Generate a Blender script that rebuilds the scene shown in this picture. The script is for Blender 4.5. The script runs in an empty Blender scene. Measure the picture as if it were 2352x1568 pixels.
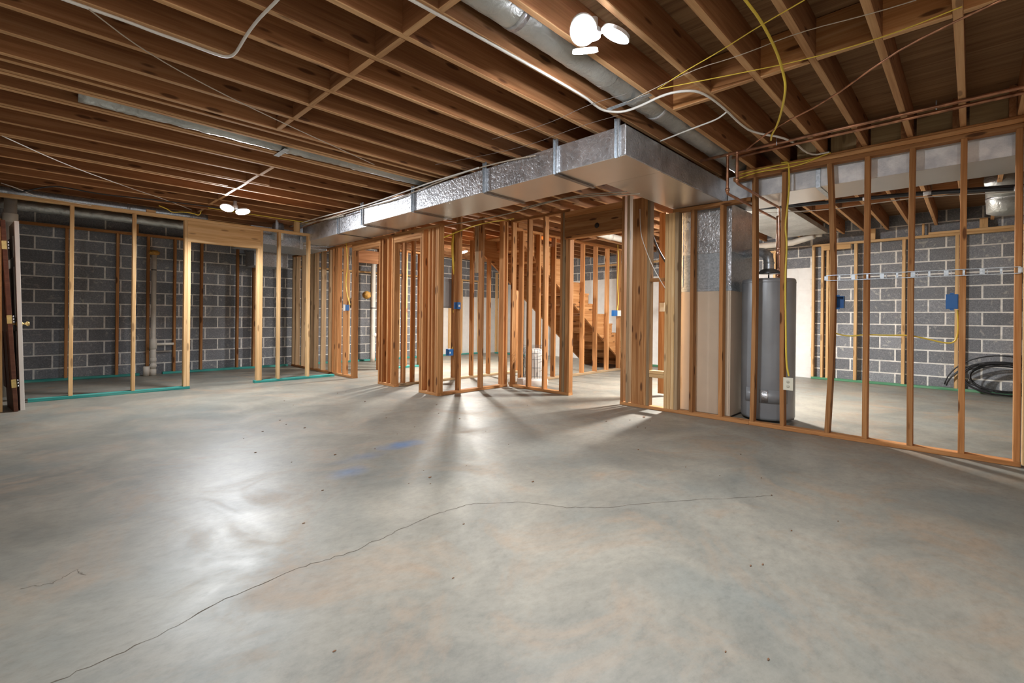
# empty basement with stud walls, joists and ducts
LED, LEDF, LEDB, LEDR, FILLV, EXPO = 290, 370, 600, 720, 270, 1.72
import bpy, bmesh, math, random
from mathutils import Vector, Matrix
random.seed(7)
S = bpy.context.scene
C = S.collection
PI = math.pi
# ------------------------------------------------------------------ camera
# world: X = joist direction, Y = duct direction, Z up, metres
cam = bpy.data.cameras.new('camera'); co = bpy.data.objects.new('camera', cam); C.objects.link(co)
cam.sensor_width = 36.0; cam.lens = 36.0*1079.0/2352.0
cam.shift_y = (727.7-784.0)/2352.0; cam.clip_start = 0.03; cam.clip_end = 60
az = math.atan2(.6997, .7145)
fw = Vector((math.cos(az), math.sin(az), 0)); rt = Vector((math.sin(az), -math.cos(az), 0)); up = Vector((0, 0, 1))
ro = 0.0104
r2 = rt*math.cos(ro)+up*math.sin(ro); u2 = -rt*math.sin(ro)+up*math.cos(ro)
M = Matrix((r2, u2, -fw)).transposed().to_4x4(); M.translation = (0, 0, 1.06)
co.matrix_world = M
S.camera = co
# ------------------------------------------------------------------ world and exposure
w = bpy.data.worlds.new('world'); S.world = w; w.use_nodes = True
w.node_tree.nodes['Background'].inputs[0].default_value = (.8, .85, 1, 1)
w.node_tree.nodes['Background'].inputs[1].default_value = 0.25
S.view_settings.view_transform = 'Standard'; S.view_settings.look = 'None'
S.view_settings.gamma = 1; S.view_settings.use_curve_mapping = False
S.view_settings.exposure = EXPO
S.cycles.max_bounces = 10; S.cycles.diffuse_bounces = 5; S.cycles.glossy_bounces = 4
S.cycles.use_denoising = True
S.cycles.sample_clamp_indirect = 8
S.cycles.caustics_reflective = False

# ------------------------------------------------------------------ materials
class NT:
    def __init__(s, name):
        s.m = bpy.data.materials.new(name); s.m.use_nodes = True
        s.t = s.m.node_tree; s.b = s.t.nodes['Principled BSDF']
    def n(s, ty, **k):
        x = s.t.nodes.new(ty)
        for a, v in k.items():
            if a.startswith('i_'):
                key = a[2:]; key = int(key) if key.isdigit() else key.replace('_', ' ')
                x.inputs[key].default_value = v
            else: setattr(x, a, v)
        return x
    def l(s, a, ao, b, bi): s.t.links.new(a.outputs[ao], b.inputs[bi])
    def ramp(s, stops):
        r = s.n('ShaderNodeValToRGB'); e = r.color_ramp.elements
        while len(e) < len(stops): e.new(.5)
        for i, (p, c) in enumerate(stops):
            e[i].position = p; e[i].color = (c[0], c[1], c[2], 1) if not isinstance(c, (int, float)) else (c, c, c, 1)
        return r
    def coords(s, scale=(1, 1, 1), rnd=True):
        tc = s.n('ShaderNodeTexCoord'); mp = s.n('ShaderNodeMapping'); mp.inputs['Scale'].default_value = scale
        if rnd:
            oi = s.n('ShaderNodeObjectInfo'); mu = s.n('ShaderNodeVectorMath', operation='SCALE'); mu.inputs[0].default_value = (37., 61., 23.)
            s.l(oi, 'Random', mu, 'Scale'); ad = s.n('ShaderNodeVectorMath', operation='ADD')
            s.l(tc, 'Object', ad, 0); s.l(mu, 0, ad, 1); s.l(ad, 0, mp, 0); s.src = ad
        else: s.l(tc, 'Object', mp, 0); s.src = tc
        return mp
    def bump(s, node, out, strength, dist=.01):
        b = s.n('ShaderNodeBump'); b.inputs['Strength'].default_value = strength; b.inputs['Distance'].default_value = dist
        s.l(node, out, b, 'Height'); s.l(b, 0, s.b, 'Normal'); return b
def simple(name, col, rough=.5, metal=0., noise=0., nscale=20, bump=0.):
    q = NT(name); q.b.inputs['Roughness'].default_value = rough; q.b.inputs['Metallic'].default_value = metal
    if noise or bump:
        mp = q.coords(); nz = q.n('ShaderNodeTexNoise', i_Scale=nscale, i_Detail=5.); q.l(mp, 0, nz, 0)
        lo = [c*(1-noise) for c in col]; hi = [min(1, c*(1+noise)) for c in col]
        r = q.ramp([(.3, lo), (.7, hi)]); q.l(nz, 0, r, 0); q.l(r, 0, q.b, 'Base Color')
        if bump: q.bump(nz, 0, bump)
    else: q.b.inputs['Base Color'].default_value = (*col, 1)
    return q.m
def wood(name, a, b, c, knot=.55, rough=.75, var=.25):
    """sawn timber: grain runs along local X"""
    q = NT(name)
    mp = q.coords((.35, 7, 7)); nz = q.n('ShaderNodeTexNoise', i_Scale=2.2, i_Detail=4., i_Distortion=1.2); q.l(mp, 0, nz, 0)
    m2 = q.n('ShaderNodeMapping'); m2.inputs['Scale'].default_value = (1.2, 40, 40); q.l(q.src, 0, m2, 0)
    n2 = q.n('ShaderNodeTexNoise', i_Scale=3., i_Detail=6.); q.l(m2, 0, n2, 0)
    mx = q.n('ShaderNodeMath', operation='MULTIPLY_ADD'); mx.inputs[1].default_value = .45; q.l(n2, 0, mx, 0); q.l(nz, 0, mx, 2)
    r = q.ramp([(.45, a), (.72, b), (.95, c)]); q.l(mx, 0, r, 0)
    m3 = q.n('ShaderNodeMapping'); m3.inputs['Scale'].default_value = (2.6, 11, 11); q.l(q.src, 0, m3, 0)
    vo = q.n('ShaderNodeTexVoronoi', i_Scale=1.); q.l(m3, 0, vo, 0)
    kr = q.ramp([(.0, 1.), (.12, .95), (.18, 0.)]); q.l(vo, 'Distance', kr, 0)
    km = q.n('ShaderNodeMath', operation='MULTIPLY'); km.inputs[1].default_value = knot; q.l(kr, 0, km, 0)
    mix = q.n('ShaderNodeMix', data_type='RGBA'); q.l(km, 0, mix, 'Factor'); q.l(r, 0, mix, 'A')
    mix.inputs['B'].default_value = (a[0]*.3, a[1]*.25, a[2]*.25, 1)
    oi = q.n('ShaderNodeObjectInfo'); hv = q.n('ShaderNodeHueSaturation')
    mr = q.n('ShaderNodeMapRange'); mr.inputs['To Min'].default_value = 1-var; mr.inputs['To Max'].default_value = 1+var
    q.l(oi, 'Random', mr, 0); q.l(mr, 0, hv, 'Value'); q.l(mix, 'Result', hv, 'Color'); q.l(hv, 0, q.b, 'Base Color')
    q.b.inputs['Roughness'].default_value = rough; q.b.inputs['Specular IOR Level'].default_value = .25
    q.bump(mx, 0, .25, .004)
    return q.m
WJ = wood('joist_wood', (.22, .092, .038), (.345, .155, .066), (.45, .225, .105), .8, var=.20)
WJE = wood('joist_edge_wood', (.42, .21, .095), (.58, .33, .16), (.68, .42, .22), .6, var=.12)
WS = wood('stud_wood', (.27, .108, .036), (.42, .19, .068), (.54, .29, .125), .9, var=.24)
WN = wood('new_pine', (.50, .29, .12), (.66, .42, .20), (.76, .54, .30), .6, var=.10)
WG = wood('weathered_wood', (.22, .14, .08), (.34, .23, .13), (.46, .33, .2), .6, var=.2)
WT = wood('treated_wood', (.02, .16, .15), (.045, .30, .27), (.16, .42, .36), .3, var=.1)
WTG = wood('treated_green_wood', (.04, .15, .08), (.09, .27, .15), (.20, .38, .24), .3, var=.1)
WP = wood('plywood', (.19, .098, .05), (.29, .165, .082), (.38, .23, .12), .4, var=.12)
WPL = wood('pale_plywood', (.30, .20, .10), (.41, .29, .15), (.50, .37, .20), .5, var=.1)
WD = wood('dark_door_wood', (.075, .028, .016), (.12, .045, .025), (.17, .07, .04), .1, .5, .1)

def concrete():
    q = NT('concrete')
    mp = q.coords((1, 1, 1), False)
    n1 = q.n('ShaderNodeTexNoise', i_Scale=1.3, i_Detail=12., i_Roughness=.70, i_Distortion=.5); q.l(mp, 0, n1, 0)
    r1 = q.ramp([(.30, (.145, .145, .128)), (.44, (.20, .193, .165)), (.56, (.25, .236, .198)), (.70, (.31, .288, .24))]); q.l(n1, 0, r1, 0)
    n2 = q.n('ShaderNodeTexNoise', i_Scale=1.7, i_Detail=6., i_Roughness=.7, i_Distortion=1.); q.l(mp, 0, n2, 0)
    r2_ = q.ramp([(.50, 0.), (.68, .75)]); q.l(n2, 0, r2_, 0)
    mx = q.n('ShaderNodeMix', data_type='RGBA'); q.l(r2_, 0, mx, 'Factor'); q.l(r1, 0, mx, 'A'); mx.inputs['B'].default_value = (.29, .215, .15, 1)
    n3 = q.n('ShaderNodeTexNoise', i_Scale=1.1, i_Detail=5., i_Distortion=.8, noise_dimensions='4D'); n3.inputs['W'].default_value = 4.; q.l(mp, 0, n3, 0)
    r3 = q.ramp([(.52, 0.), (.7, .6)]); q.l(n3, 0, r3, 0)
    mx2 = q.n('ShaderNodeMix', data_type='RGBA'); q.l(r3, 0, mx2, 'Factor'); q.l(mx, 'Result', mx2, 'A'); mx2.inputs['B'].default_value = (.175, .195, .185, 1)
    # blue chalk stains
    last = mx2
    nd = q.n('ShaderNodeTexNoise', i_Scale=6., i_Detail=4.); q.l(mp, 0, nd, 0)
    for (cx, cy, sx, sy, k) in ((2.14, 3.34, 4.2, 7.5, .75), (1.50, 3.0, 6., 8., .45), (1.75, 3.25, 4., 9., .3), (-.05, 1.4, 5., 5., .25)):
        m = q.n('ShaderNodeMapping'); m.vector_type = 'POINT'
        m.inputs['Location'].default_value = (-cx*sx, -cy*sy, 0); m.inputs['Scale'].default_value = (sx, sy, 1); q.l(mp, 0, m, 0)
        le = q.n('ShaderNodeVectorMath', operation='LENGTH'); q.l(m, 0, le, 0)
        ad = q.n('ShaderNodeMath', operation='MULTIPLY_ADD'); ad.inputs[1].default_value = 1.2; q.l(nd, 0, ad, 0); q.l(le, 'Value', ad, 2)
        rr = q.ramp([(.45, k), (1.0, 0.)]); mr = q.n('ShaderNodeMapRange'); mr.inputs['From Max'].default_value = 1.6
        q.l(ad, 0, mr, 0); q.l(mr, 0, rr, 0)
        m4 = q.n('ShaderNodeMix', data_type='RGBA'); q.l(rr, 0, m4, 'Factor'); q.l(last, 'Result', m4, 'A'); m4.inputs['B'].default_value = (.10, .20, .38, 1); last = m4
    # fine speckle + streaky trowel marks
    ms = q.n('ShaderNodeMapping'); ms.inputs['Scale'].default_value = (16, 26, 1); ms.inputs['Rotation'].default_value = (0, 0, .5); q.l(mp, 0, ms, 0)
    n5 = q.n('ShaderNodeTexNoise', i_Scale=1., i_Detail=12., i_Roughness=.78); q.l(ms, 0, n5, 0)
    r5 = q.ramp([(.32, .80), (.5, 1.0), (.68, 1.12)]); q.l(n5, 0, r5, 0)
    mu = q.n('ShaderNodeMix', data_type='RGBA', blend_type='MULTIPLY'); mu.inputs['Factor'].default_value = 1.; q.l(last, 'Result', mu, 'A'); q.l(r5, 0, mu, 'B')
    q.l(mu, 'Result', q.b, 'Base Color')
    r6 = q.ramp([(.3, .39), (.5, .47), (.7, .62)]); q.l(n2, 0, r6, 0); q.l(r6, 0, q.b, 'Roughness')
    q.b.inputs['Specular IOR Level'].default_value = .55
    q.bump(n5, 0, .12, .004)
    return q.m
MC = concrete()
def cmu():
    q = NT('concrete_block'); mp = q.coords((1, 1, 1))
    n1 = q.n('ShaderNodeTexNoise', i_Scale=60., i_Detail=6., i_Roughness=.8); q.l(mp, 0, n1, 0)
    r1 = q.ramp([(.35, (.14, .15, .168)), (.55, (.23, .243, .268)), (.72, (.40, .41, .43))]); q.l(n1, 0, r1, 0)
    n2 = q.n('ShaderNodeTexNoise', i_Scale=7., i_Detail=5., i_Distortion=2.5); q.l(mp, 0, n2, 0)
    r2_ = q.ramp([(.60, 0.), (.68, .5), (.8, .7)]); q.l(n2, 0, r2_, 0)
    mx = q.n('ShaderNodeMix', data_type='RGBA'); q.l(r2_, 0, mx, 'Factor'); q.l(r1, 0, mx, 'A'); mx.inputs['B'].default_value = (.5, .49, .46, 1)
    oi = q.n('ShaderNodeObjectInfo'); hv = q.n('ShaderNodeHueSaturation'); mr = q.n('ShaderNodeMapRange')
    mr.inputs['To Min'].default_value = .78; mr.inputs['To Max'].default_value = 1.25
    q.l(oi, 'Random', mr, 0); q.l(mr, 0, hv, 'Value'); q.l(mx, 'Result', hv, 'Color'); q.l(hv, 0, q.b, 'Base Color')
    q.b.inputs['Roughness'].default_value = .85; q.bump(n1, 0, .5, .006); return q.m
MB = cmu()
MM = simple('mortar', (.74, .73, .70), .9, 0, .18, 18, .5)
MWP = simple('white_painted_block', (.78, .78, .77), .6, 0, .05, 9, .2)
def foil(name, col, rough, sc, bs, metal=.85, lines=False):
    q = NT(name); mp = q.coords((1, 1, 1)); 
    n1 = q.n('ShaderNodeTexNoise', i_Scale=sc, i_Detail=5., i_Distortion=.8); q.l(mp, 0, n1, 0)
    q.b.inputs['Base Color'].default_value = (*col, 1); q.b.inputs['Metallic'].default_value = metal
    r = q.ramp([(.3, rough*.75), (.7, min(1, rough*1.3))]); q.l(n1, 0, r, 0); q.l(r, 0, q.b, 'Roughness')
    n2 = q.n('ShaderNodeTexNoise', i_Scale=sc*.12, i_Detail=3.); q.l(mp, 0, n2, 0)
    rc = q.ramp([(.35, [c*.72 for c in col]), (.65, [min(1, c*1.15) for c in col])]); q.l(n2, 0, rc, 0); q.l(rc, 0, q.b, 'Base Color')
    if lines:
        br = q.n('ShaderNodeTexBrick', i_Scale=1.); br.inputs['Brick Width'].default_value = .012; br.inputs['Row Height'].default_value = .012; br.inputs['Mortar Size'].default_value = .0022; br.offset = 0
        sp = q.n('ShaderNodeSeparateXYZ'); cb = q.n('ShaderNodeCombineXYZ'); a = q.n('ShaderNodeMath', operation='ADD')
        q.l(q.src, 0, sp, 0); q.l(sp, 'X', a, 0); q.l(sp, 'Y', a, 1); q.l(a, 0, cb, 'X'); q.l(sp, 'Z', cb, 'Y'); q.l(cb, 0, br, 'Vector')
        ad = q.n('ShaderNodeMath', operation='MULTIPLY_ADD'); ad.inputs[1].default_value = .6; q.l(br, 'Fac', ad, 0); q.l(n1, 0, ad, 2); q.bump(ad, 0, bs, .003)
    else: q.bump(n1, 0, bs, .01)
    return q.m
MF = foil('duct_foil', (.66, .67, .70), .34, 38, .55)
MFL = foil('scrim_foil', (.90, .92, .97), .42, 60, .6, .15, lines=True)
MFB = simple('duct_foil_smooth', (.60, .555, .50), .30, .62, .03, 3)
MFR = foil('round_duct_foil', (.50, .51, .49), .42, 22, .8, .75)
def galv():
    q = NT('galvanized_steel'); mp = q.coords((1, 1, 1)); v = q.n('ShaderNodeTexVoronoi', i_Scale=70.); q.l(mp, 0, v, 0)
    r = q.ramp([(.0, (.36, .40, .44)), (1., (.62, .66, .70))]); q.l(v, 'Color', r, 0); q.l(r, 0, q.b, 'Base Color')
    q.b.inputs['Metallic'].default_value = .8; q.b.inputs['Roughness'].default_value = .42; return q.m
MG = galv()
MST = simple('dark_steel', (.16, .17, .18), .35, .7, .3, 8)
MCU = simple('copper', (.48, .24, .14), .40, .85, .45, 14)
MBE = simple('beige_enamel', (.62, .50, .38), .45, 0, .04, 5)
MHT = simple('grey_enamel', (.29, .305, .325), .34, .1, .10, 4)
MBK = simple('black_rubber', (.015, .015, .017), .4)
MPV = simple('white_pvc', (.68, .64, .57), .4, 0, .10, 7)
MGL = simple('glue_foam', (.55, .30, .07), .7, 0, .3, 30, .6)
MWH = simple('white_paint', (.74, .71, .66), .5, 0, .04, 6)
MCW = simple('white_cable', (.80, .77, .72), .45)
MCY = simple('yellow_cable', (.78, .58, .07), .45)
MSTR = simple('twine', (.50, .42, .33), .8)
MSTD = simple('dark_string', (.22, .19, .17), .8)
MBL = simple('blue_plastic', (.012, .13, .40), .35)
MCR = simple('cream_plastic', (.78, .74, .60), .4)
MBR = simple('brass', (.60, .44, .18), .35, .9, .2, 30)
MGP = simple('grey_panel', (.26, .26, .27), .5, .1, .05, 5)
MIN = simple('pink_insulation', (.78, .50, .40), .9, 0, .12, 60, .5)
MLF = simple('dry_leaf', (.16, .08, .04), .8)
MHS = simple('lamp_housing', (.75, .76, .78), .4, .3)
MCK = simple('crack_dark', (.10, .08, .06), 1.)
MWD = simple('wall_board', (.50, .47, .43), .9, 0, .05, 4)
def emit(name, col, s):
    q = NT(name); q.b.inputs['Base Color'].default_value = (*col, 1)
    q.b.inputs['Emission Color'].default_value = (*col, 1); q.b.inputs['Emission Strength'].default_value = s; return q.m
ME = emit('led_face', (.93, .96, 1.), LED)
MEF = emit('led_face_far', (.93, .96, 1.), LEDF)
MER = emit('led_face_rear', (1., .97, .93), LEDR)
MEV = emit('added_fill_face', (1., .97, .93), FILLV)
MEW = emit('added_bulb_glow', (1., .50, .17), 60)
MEB = emit('led_face_back', (1., .95, .88), LEDB)

# ------------------------------------------------------------------ helpers
def tag(o, label=None, cat=None, group=None, kind=None):
    for k, v in (('label', label), ('category', cat), ('group', group), ('kind', kind)):
        if v: o[k] = v
    return o
def empty(name, loc=(0, 0, 0), label=None, cat=None, group=None, kind=None):
    o = bpy.data.objects.new(name, None); C.objects.link(o); o.location = loc; o.empty_display_size = .1
    o['_o'] = 1; del o['_o']
    return tag(o, label, cat, group, kind)
def link(o, par):
    C.objects.link(o)
    if par is not None:
        o.parent = par; o.matrix_parent_inverse = Matrix.Translation(-Vector(par.location))
    return o
def mobj(name, bm, mat, par=None, smooth=False, loc=None):
    me = bpy.data.meshes.new(name); bm.to_mesh(me); bm.free()
    mats = mat if isinstance(mat, (list, tuple)) else [mat]
    for m in mats: me.materials.append(m)
    if smooth:
        for p in me.polygons: p.use_smooth = True
    o = bpy.data.objects.new(name, me)
    if loc: o.location = loc
    return link(o, par)
def raw(name, vs, fs, mat, par=None, smooth=False):
    me = bpy.data.meshes.new(name); me.from_pydata(vs, [], fs); me.materials.append(mat); me.update()
    if smooth:
        for p in me.polygons: p.use_smooth = True
    return link(bpy.data.objects.new(name, me), par)
_tm = {}
def timber_mesh(L, W, T, mat, bow=0., ch=.0035, edge=None):
    k = (round(L, 3), round(W, 4), round(T, 4), mat.name, round(bow, 3), edge.name if edge else '')
    if k in _tm: return _tm[k]
    c = min(ch, W*.2, T*.2); w_, t_ = W/2, T/2
    sec = [(-w_+c, -t_), (w_-c, -t_), (w_, -t_+c), (w_, t_-c), (w_-c, t_), (-w_+c, t_), (-w_, t_-c), (-w_, -t_+c)]
    n = 8 if bow else 1
    vs, fs = [], []
    for i in range(n+1):
        x = -L/2+L*i/n; dy = bow*math.sin(PI*i/n)
        for (a, b) in sec: vs.append((x, a+dy, b))
    for i in range(n):
        for j in range(8):
            a = i*8+j; b = i*8+(j+1) % 8; fs.append((a, b, b+8, a+8))
    fs.append(tuple(range(7, -1, -1))); fs.append(tuple(n*8+j for j in range(8)))
    me = bpy.data.meshes.new('timber'); me.from_pydata(vs, [], fs); me.materials.append(mat); me.update()
    if edge:                                       # narrow edges take a second, paler material
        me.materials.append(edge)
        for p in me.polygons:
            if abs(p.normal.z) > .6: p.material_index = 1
    _tm[k] = me; return me
def T(name, par, mat, x0, x1, y0, y1, z0, z1, label=None, bow=0., ch=.0035, edge=None):
    """axis-aligned timber; grain along its longest side"""
    dx, dy, dz = abs(x1-x0), abs(y1-y0), abs(z1-z0)
    c = Vector(((x0+x1)/2, (y0+y1)/2, (z0+z1)/2))
    if dz >= dx and dz >= dy: me = timber_mesh(dz, dy, dx, mat, bow, ch); R = Matrix.Rotation(-PI/2, 4, 'Y')
    elif dx >= dy: me = timber_mesh(dx, dy, dz, mat, bow, ch, edge); R = Matrix.Identity(4)
    else: me = timber_mesh(dy, dx, dz, mat, bow, ch, edge); R = Matrix.Rotation(PI/2, 4, 'Z')
    o = bpy.data.objects.new(name, me)
    o.matrix_world = Matrix.Translation(c) @ R
    link(o, par)
    if label: o['label'] = label
    return o
def TD(name, par, mat, a, b, W, Tk, side=None, label=None):
    """timber between two points; W is measured along `side`"""
    a, b = Vector(a), Vector(b); d = (b-a); L = d.length; x = d.normalized()
    s = Vector(side) if side else Vector((0, 0, 1)); y = (s-x*s.dot(x)).normalized(); z = x.cross(y)
    o = bpy.data.objects.new(name, timber_mesh(L, W, Tk, mat))
    o.matrix_world = Matrix.Translation((a+b)/2) @ Matrix((x, y, z)).transposed().to_4x4()
    link(o, par)
    if label: o['label'] = label
    return o
def abox(bm, x0, x1, y0, y1, z0, z1, bev=0.):
    r = bmesh.ops.create_cube(bm, size=1); vs = r['verts']
    bmesh.ops.scale(bm, vec=(x1-x0, y1-y0, z1-z0), verts=vs); bmesh.ops.translate(bm, vec=((x0+x1)/2, (y0+y1)/2, (z0+z1)/2), verts=vs)
    if bev:
        es = list({e for v in vs for e in v.link_edges}); bmesh.ops.bevel(bm, geom=es, offset=bev, segments=2, affect='EDGES', profile=.5)
def box(name, par, mat, x0, x1, y0, y1, z0, z1, bev=.003, smooth=False):
    bm = bmesh.new(); abox(bm, x0, x1, y0, y1, z0, z1, bev); return mobj(name, bm, mat, par, smooth)
def smooth_path(pts, it=2):
    p = [Vector(q) for q in pts]
    for _ in range(it):
        n = [p[0]]
        for a, b in zip(p[:-1], p[1:]): n += [a*.75+b*.25, a*.25+b*.75]
        n.append(p[-1]); p = n
    return p
def tube_bm(bm, p, r, seg=8, cap=True):
    p = [Vector(q) for q in p]; N = len(p); rings = []
    t0 = (p[1]-p[0]).normalized(); ref = Vector((0, 0, 1)) if abs(t0.z) < .9 else Vector((1, 0, 0)); nrm = t0.cross(ref).normalized()
    for i in range(N):
        t = ((p[min(i+1, N-1)]-p[max(i-1, 0)])); t = t.normalized() if t.length > 1e-9 else t0
        nrm = (nrm-t*nrm.dot(t)); nrm = nrm.normalized() if nrm.length > 1e-6 else t.orthogonal().normalized()
        bn = t.cross(nrm); rr = r[i] if isinstance(r, (list, tuple)) else r
        rings.append([bm.verts.new(p[i]+(nrm*math.cos(2*PI*k/seg)+bn*math.sin(2*PI*k/seg))*rr) for k in range(seg)])
    for a, b in zip(rings[:-1], rings[1:]):
        for k in range(seg): bm.faces.new((a[k], a[(k+1) % seg], b[(k+1) % seg], b[k]))
    if cap: bm.faces.new(rings[0][::-1]); bm.faces.new(rings[-1])
def tube(name, par, mat, pts, r, seg=8, it=0):
    bm = bmesh.new(); tube_bm(bm, smooth_path(pts, it) if it else pts, r, seg); return mobj(name, bm, mat, par, True)
def lathe(name, par, mat, prof, c, seg=32, ax='Z'):
    bm = bmesh.new(); rings = []
    for (r, z) in prof:
        rings.append([bm.verts.new((r*math.cos(2*PI*k/seg), r*math.sin(2*PI*k/seg), z)) for k in range(seg)])
    for a, b in zip(rings[:-1], rings[1:]):
        for k in range(seg): bm.faces.new((a[k], a[(k+1) % seg], b[(k+1) % seg], b[k]))
    bm.faces.new(rings[0][::-1]); bm.faces.new(rings[-1])
    if ax == 'X': bmesh.ops.rotate(bm, matrix=Matrix.Rotation(PI/2, 3, 'Y'), verts=bm.verts)
    if ax == 'Y': bmesh.ops.rotate(bm, matrix=Matrix.Rotation(-PI/2, 3, 'X'), verts=bm.verts)
    bmesh.ops.translate(bm, vec=c, verts=bm.verts)
    return mobj(name, bm, mat, par, True)
def cable(key, name, mat, r, label, cat='cable', group=None, it=2, par=None):
    o = tube(name, par, mat, CAB[key], r, 6, it)
    if cat: tag(o, label, cat, group)
    return o
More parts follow.
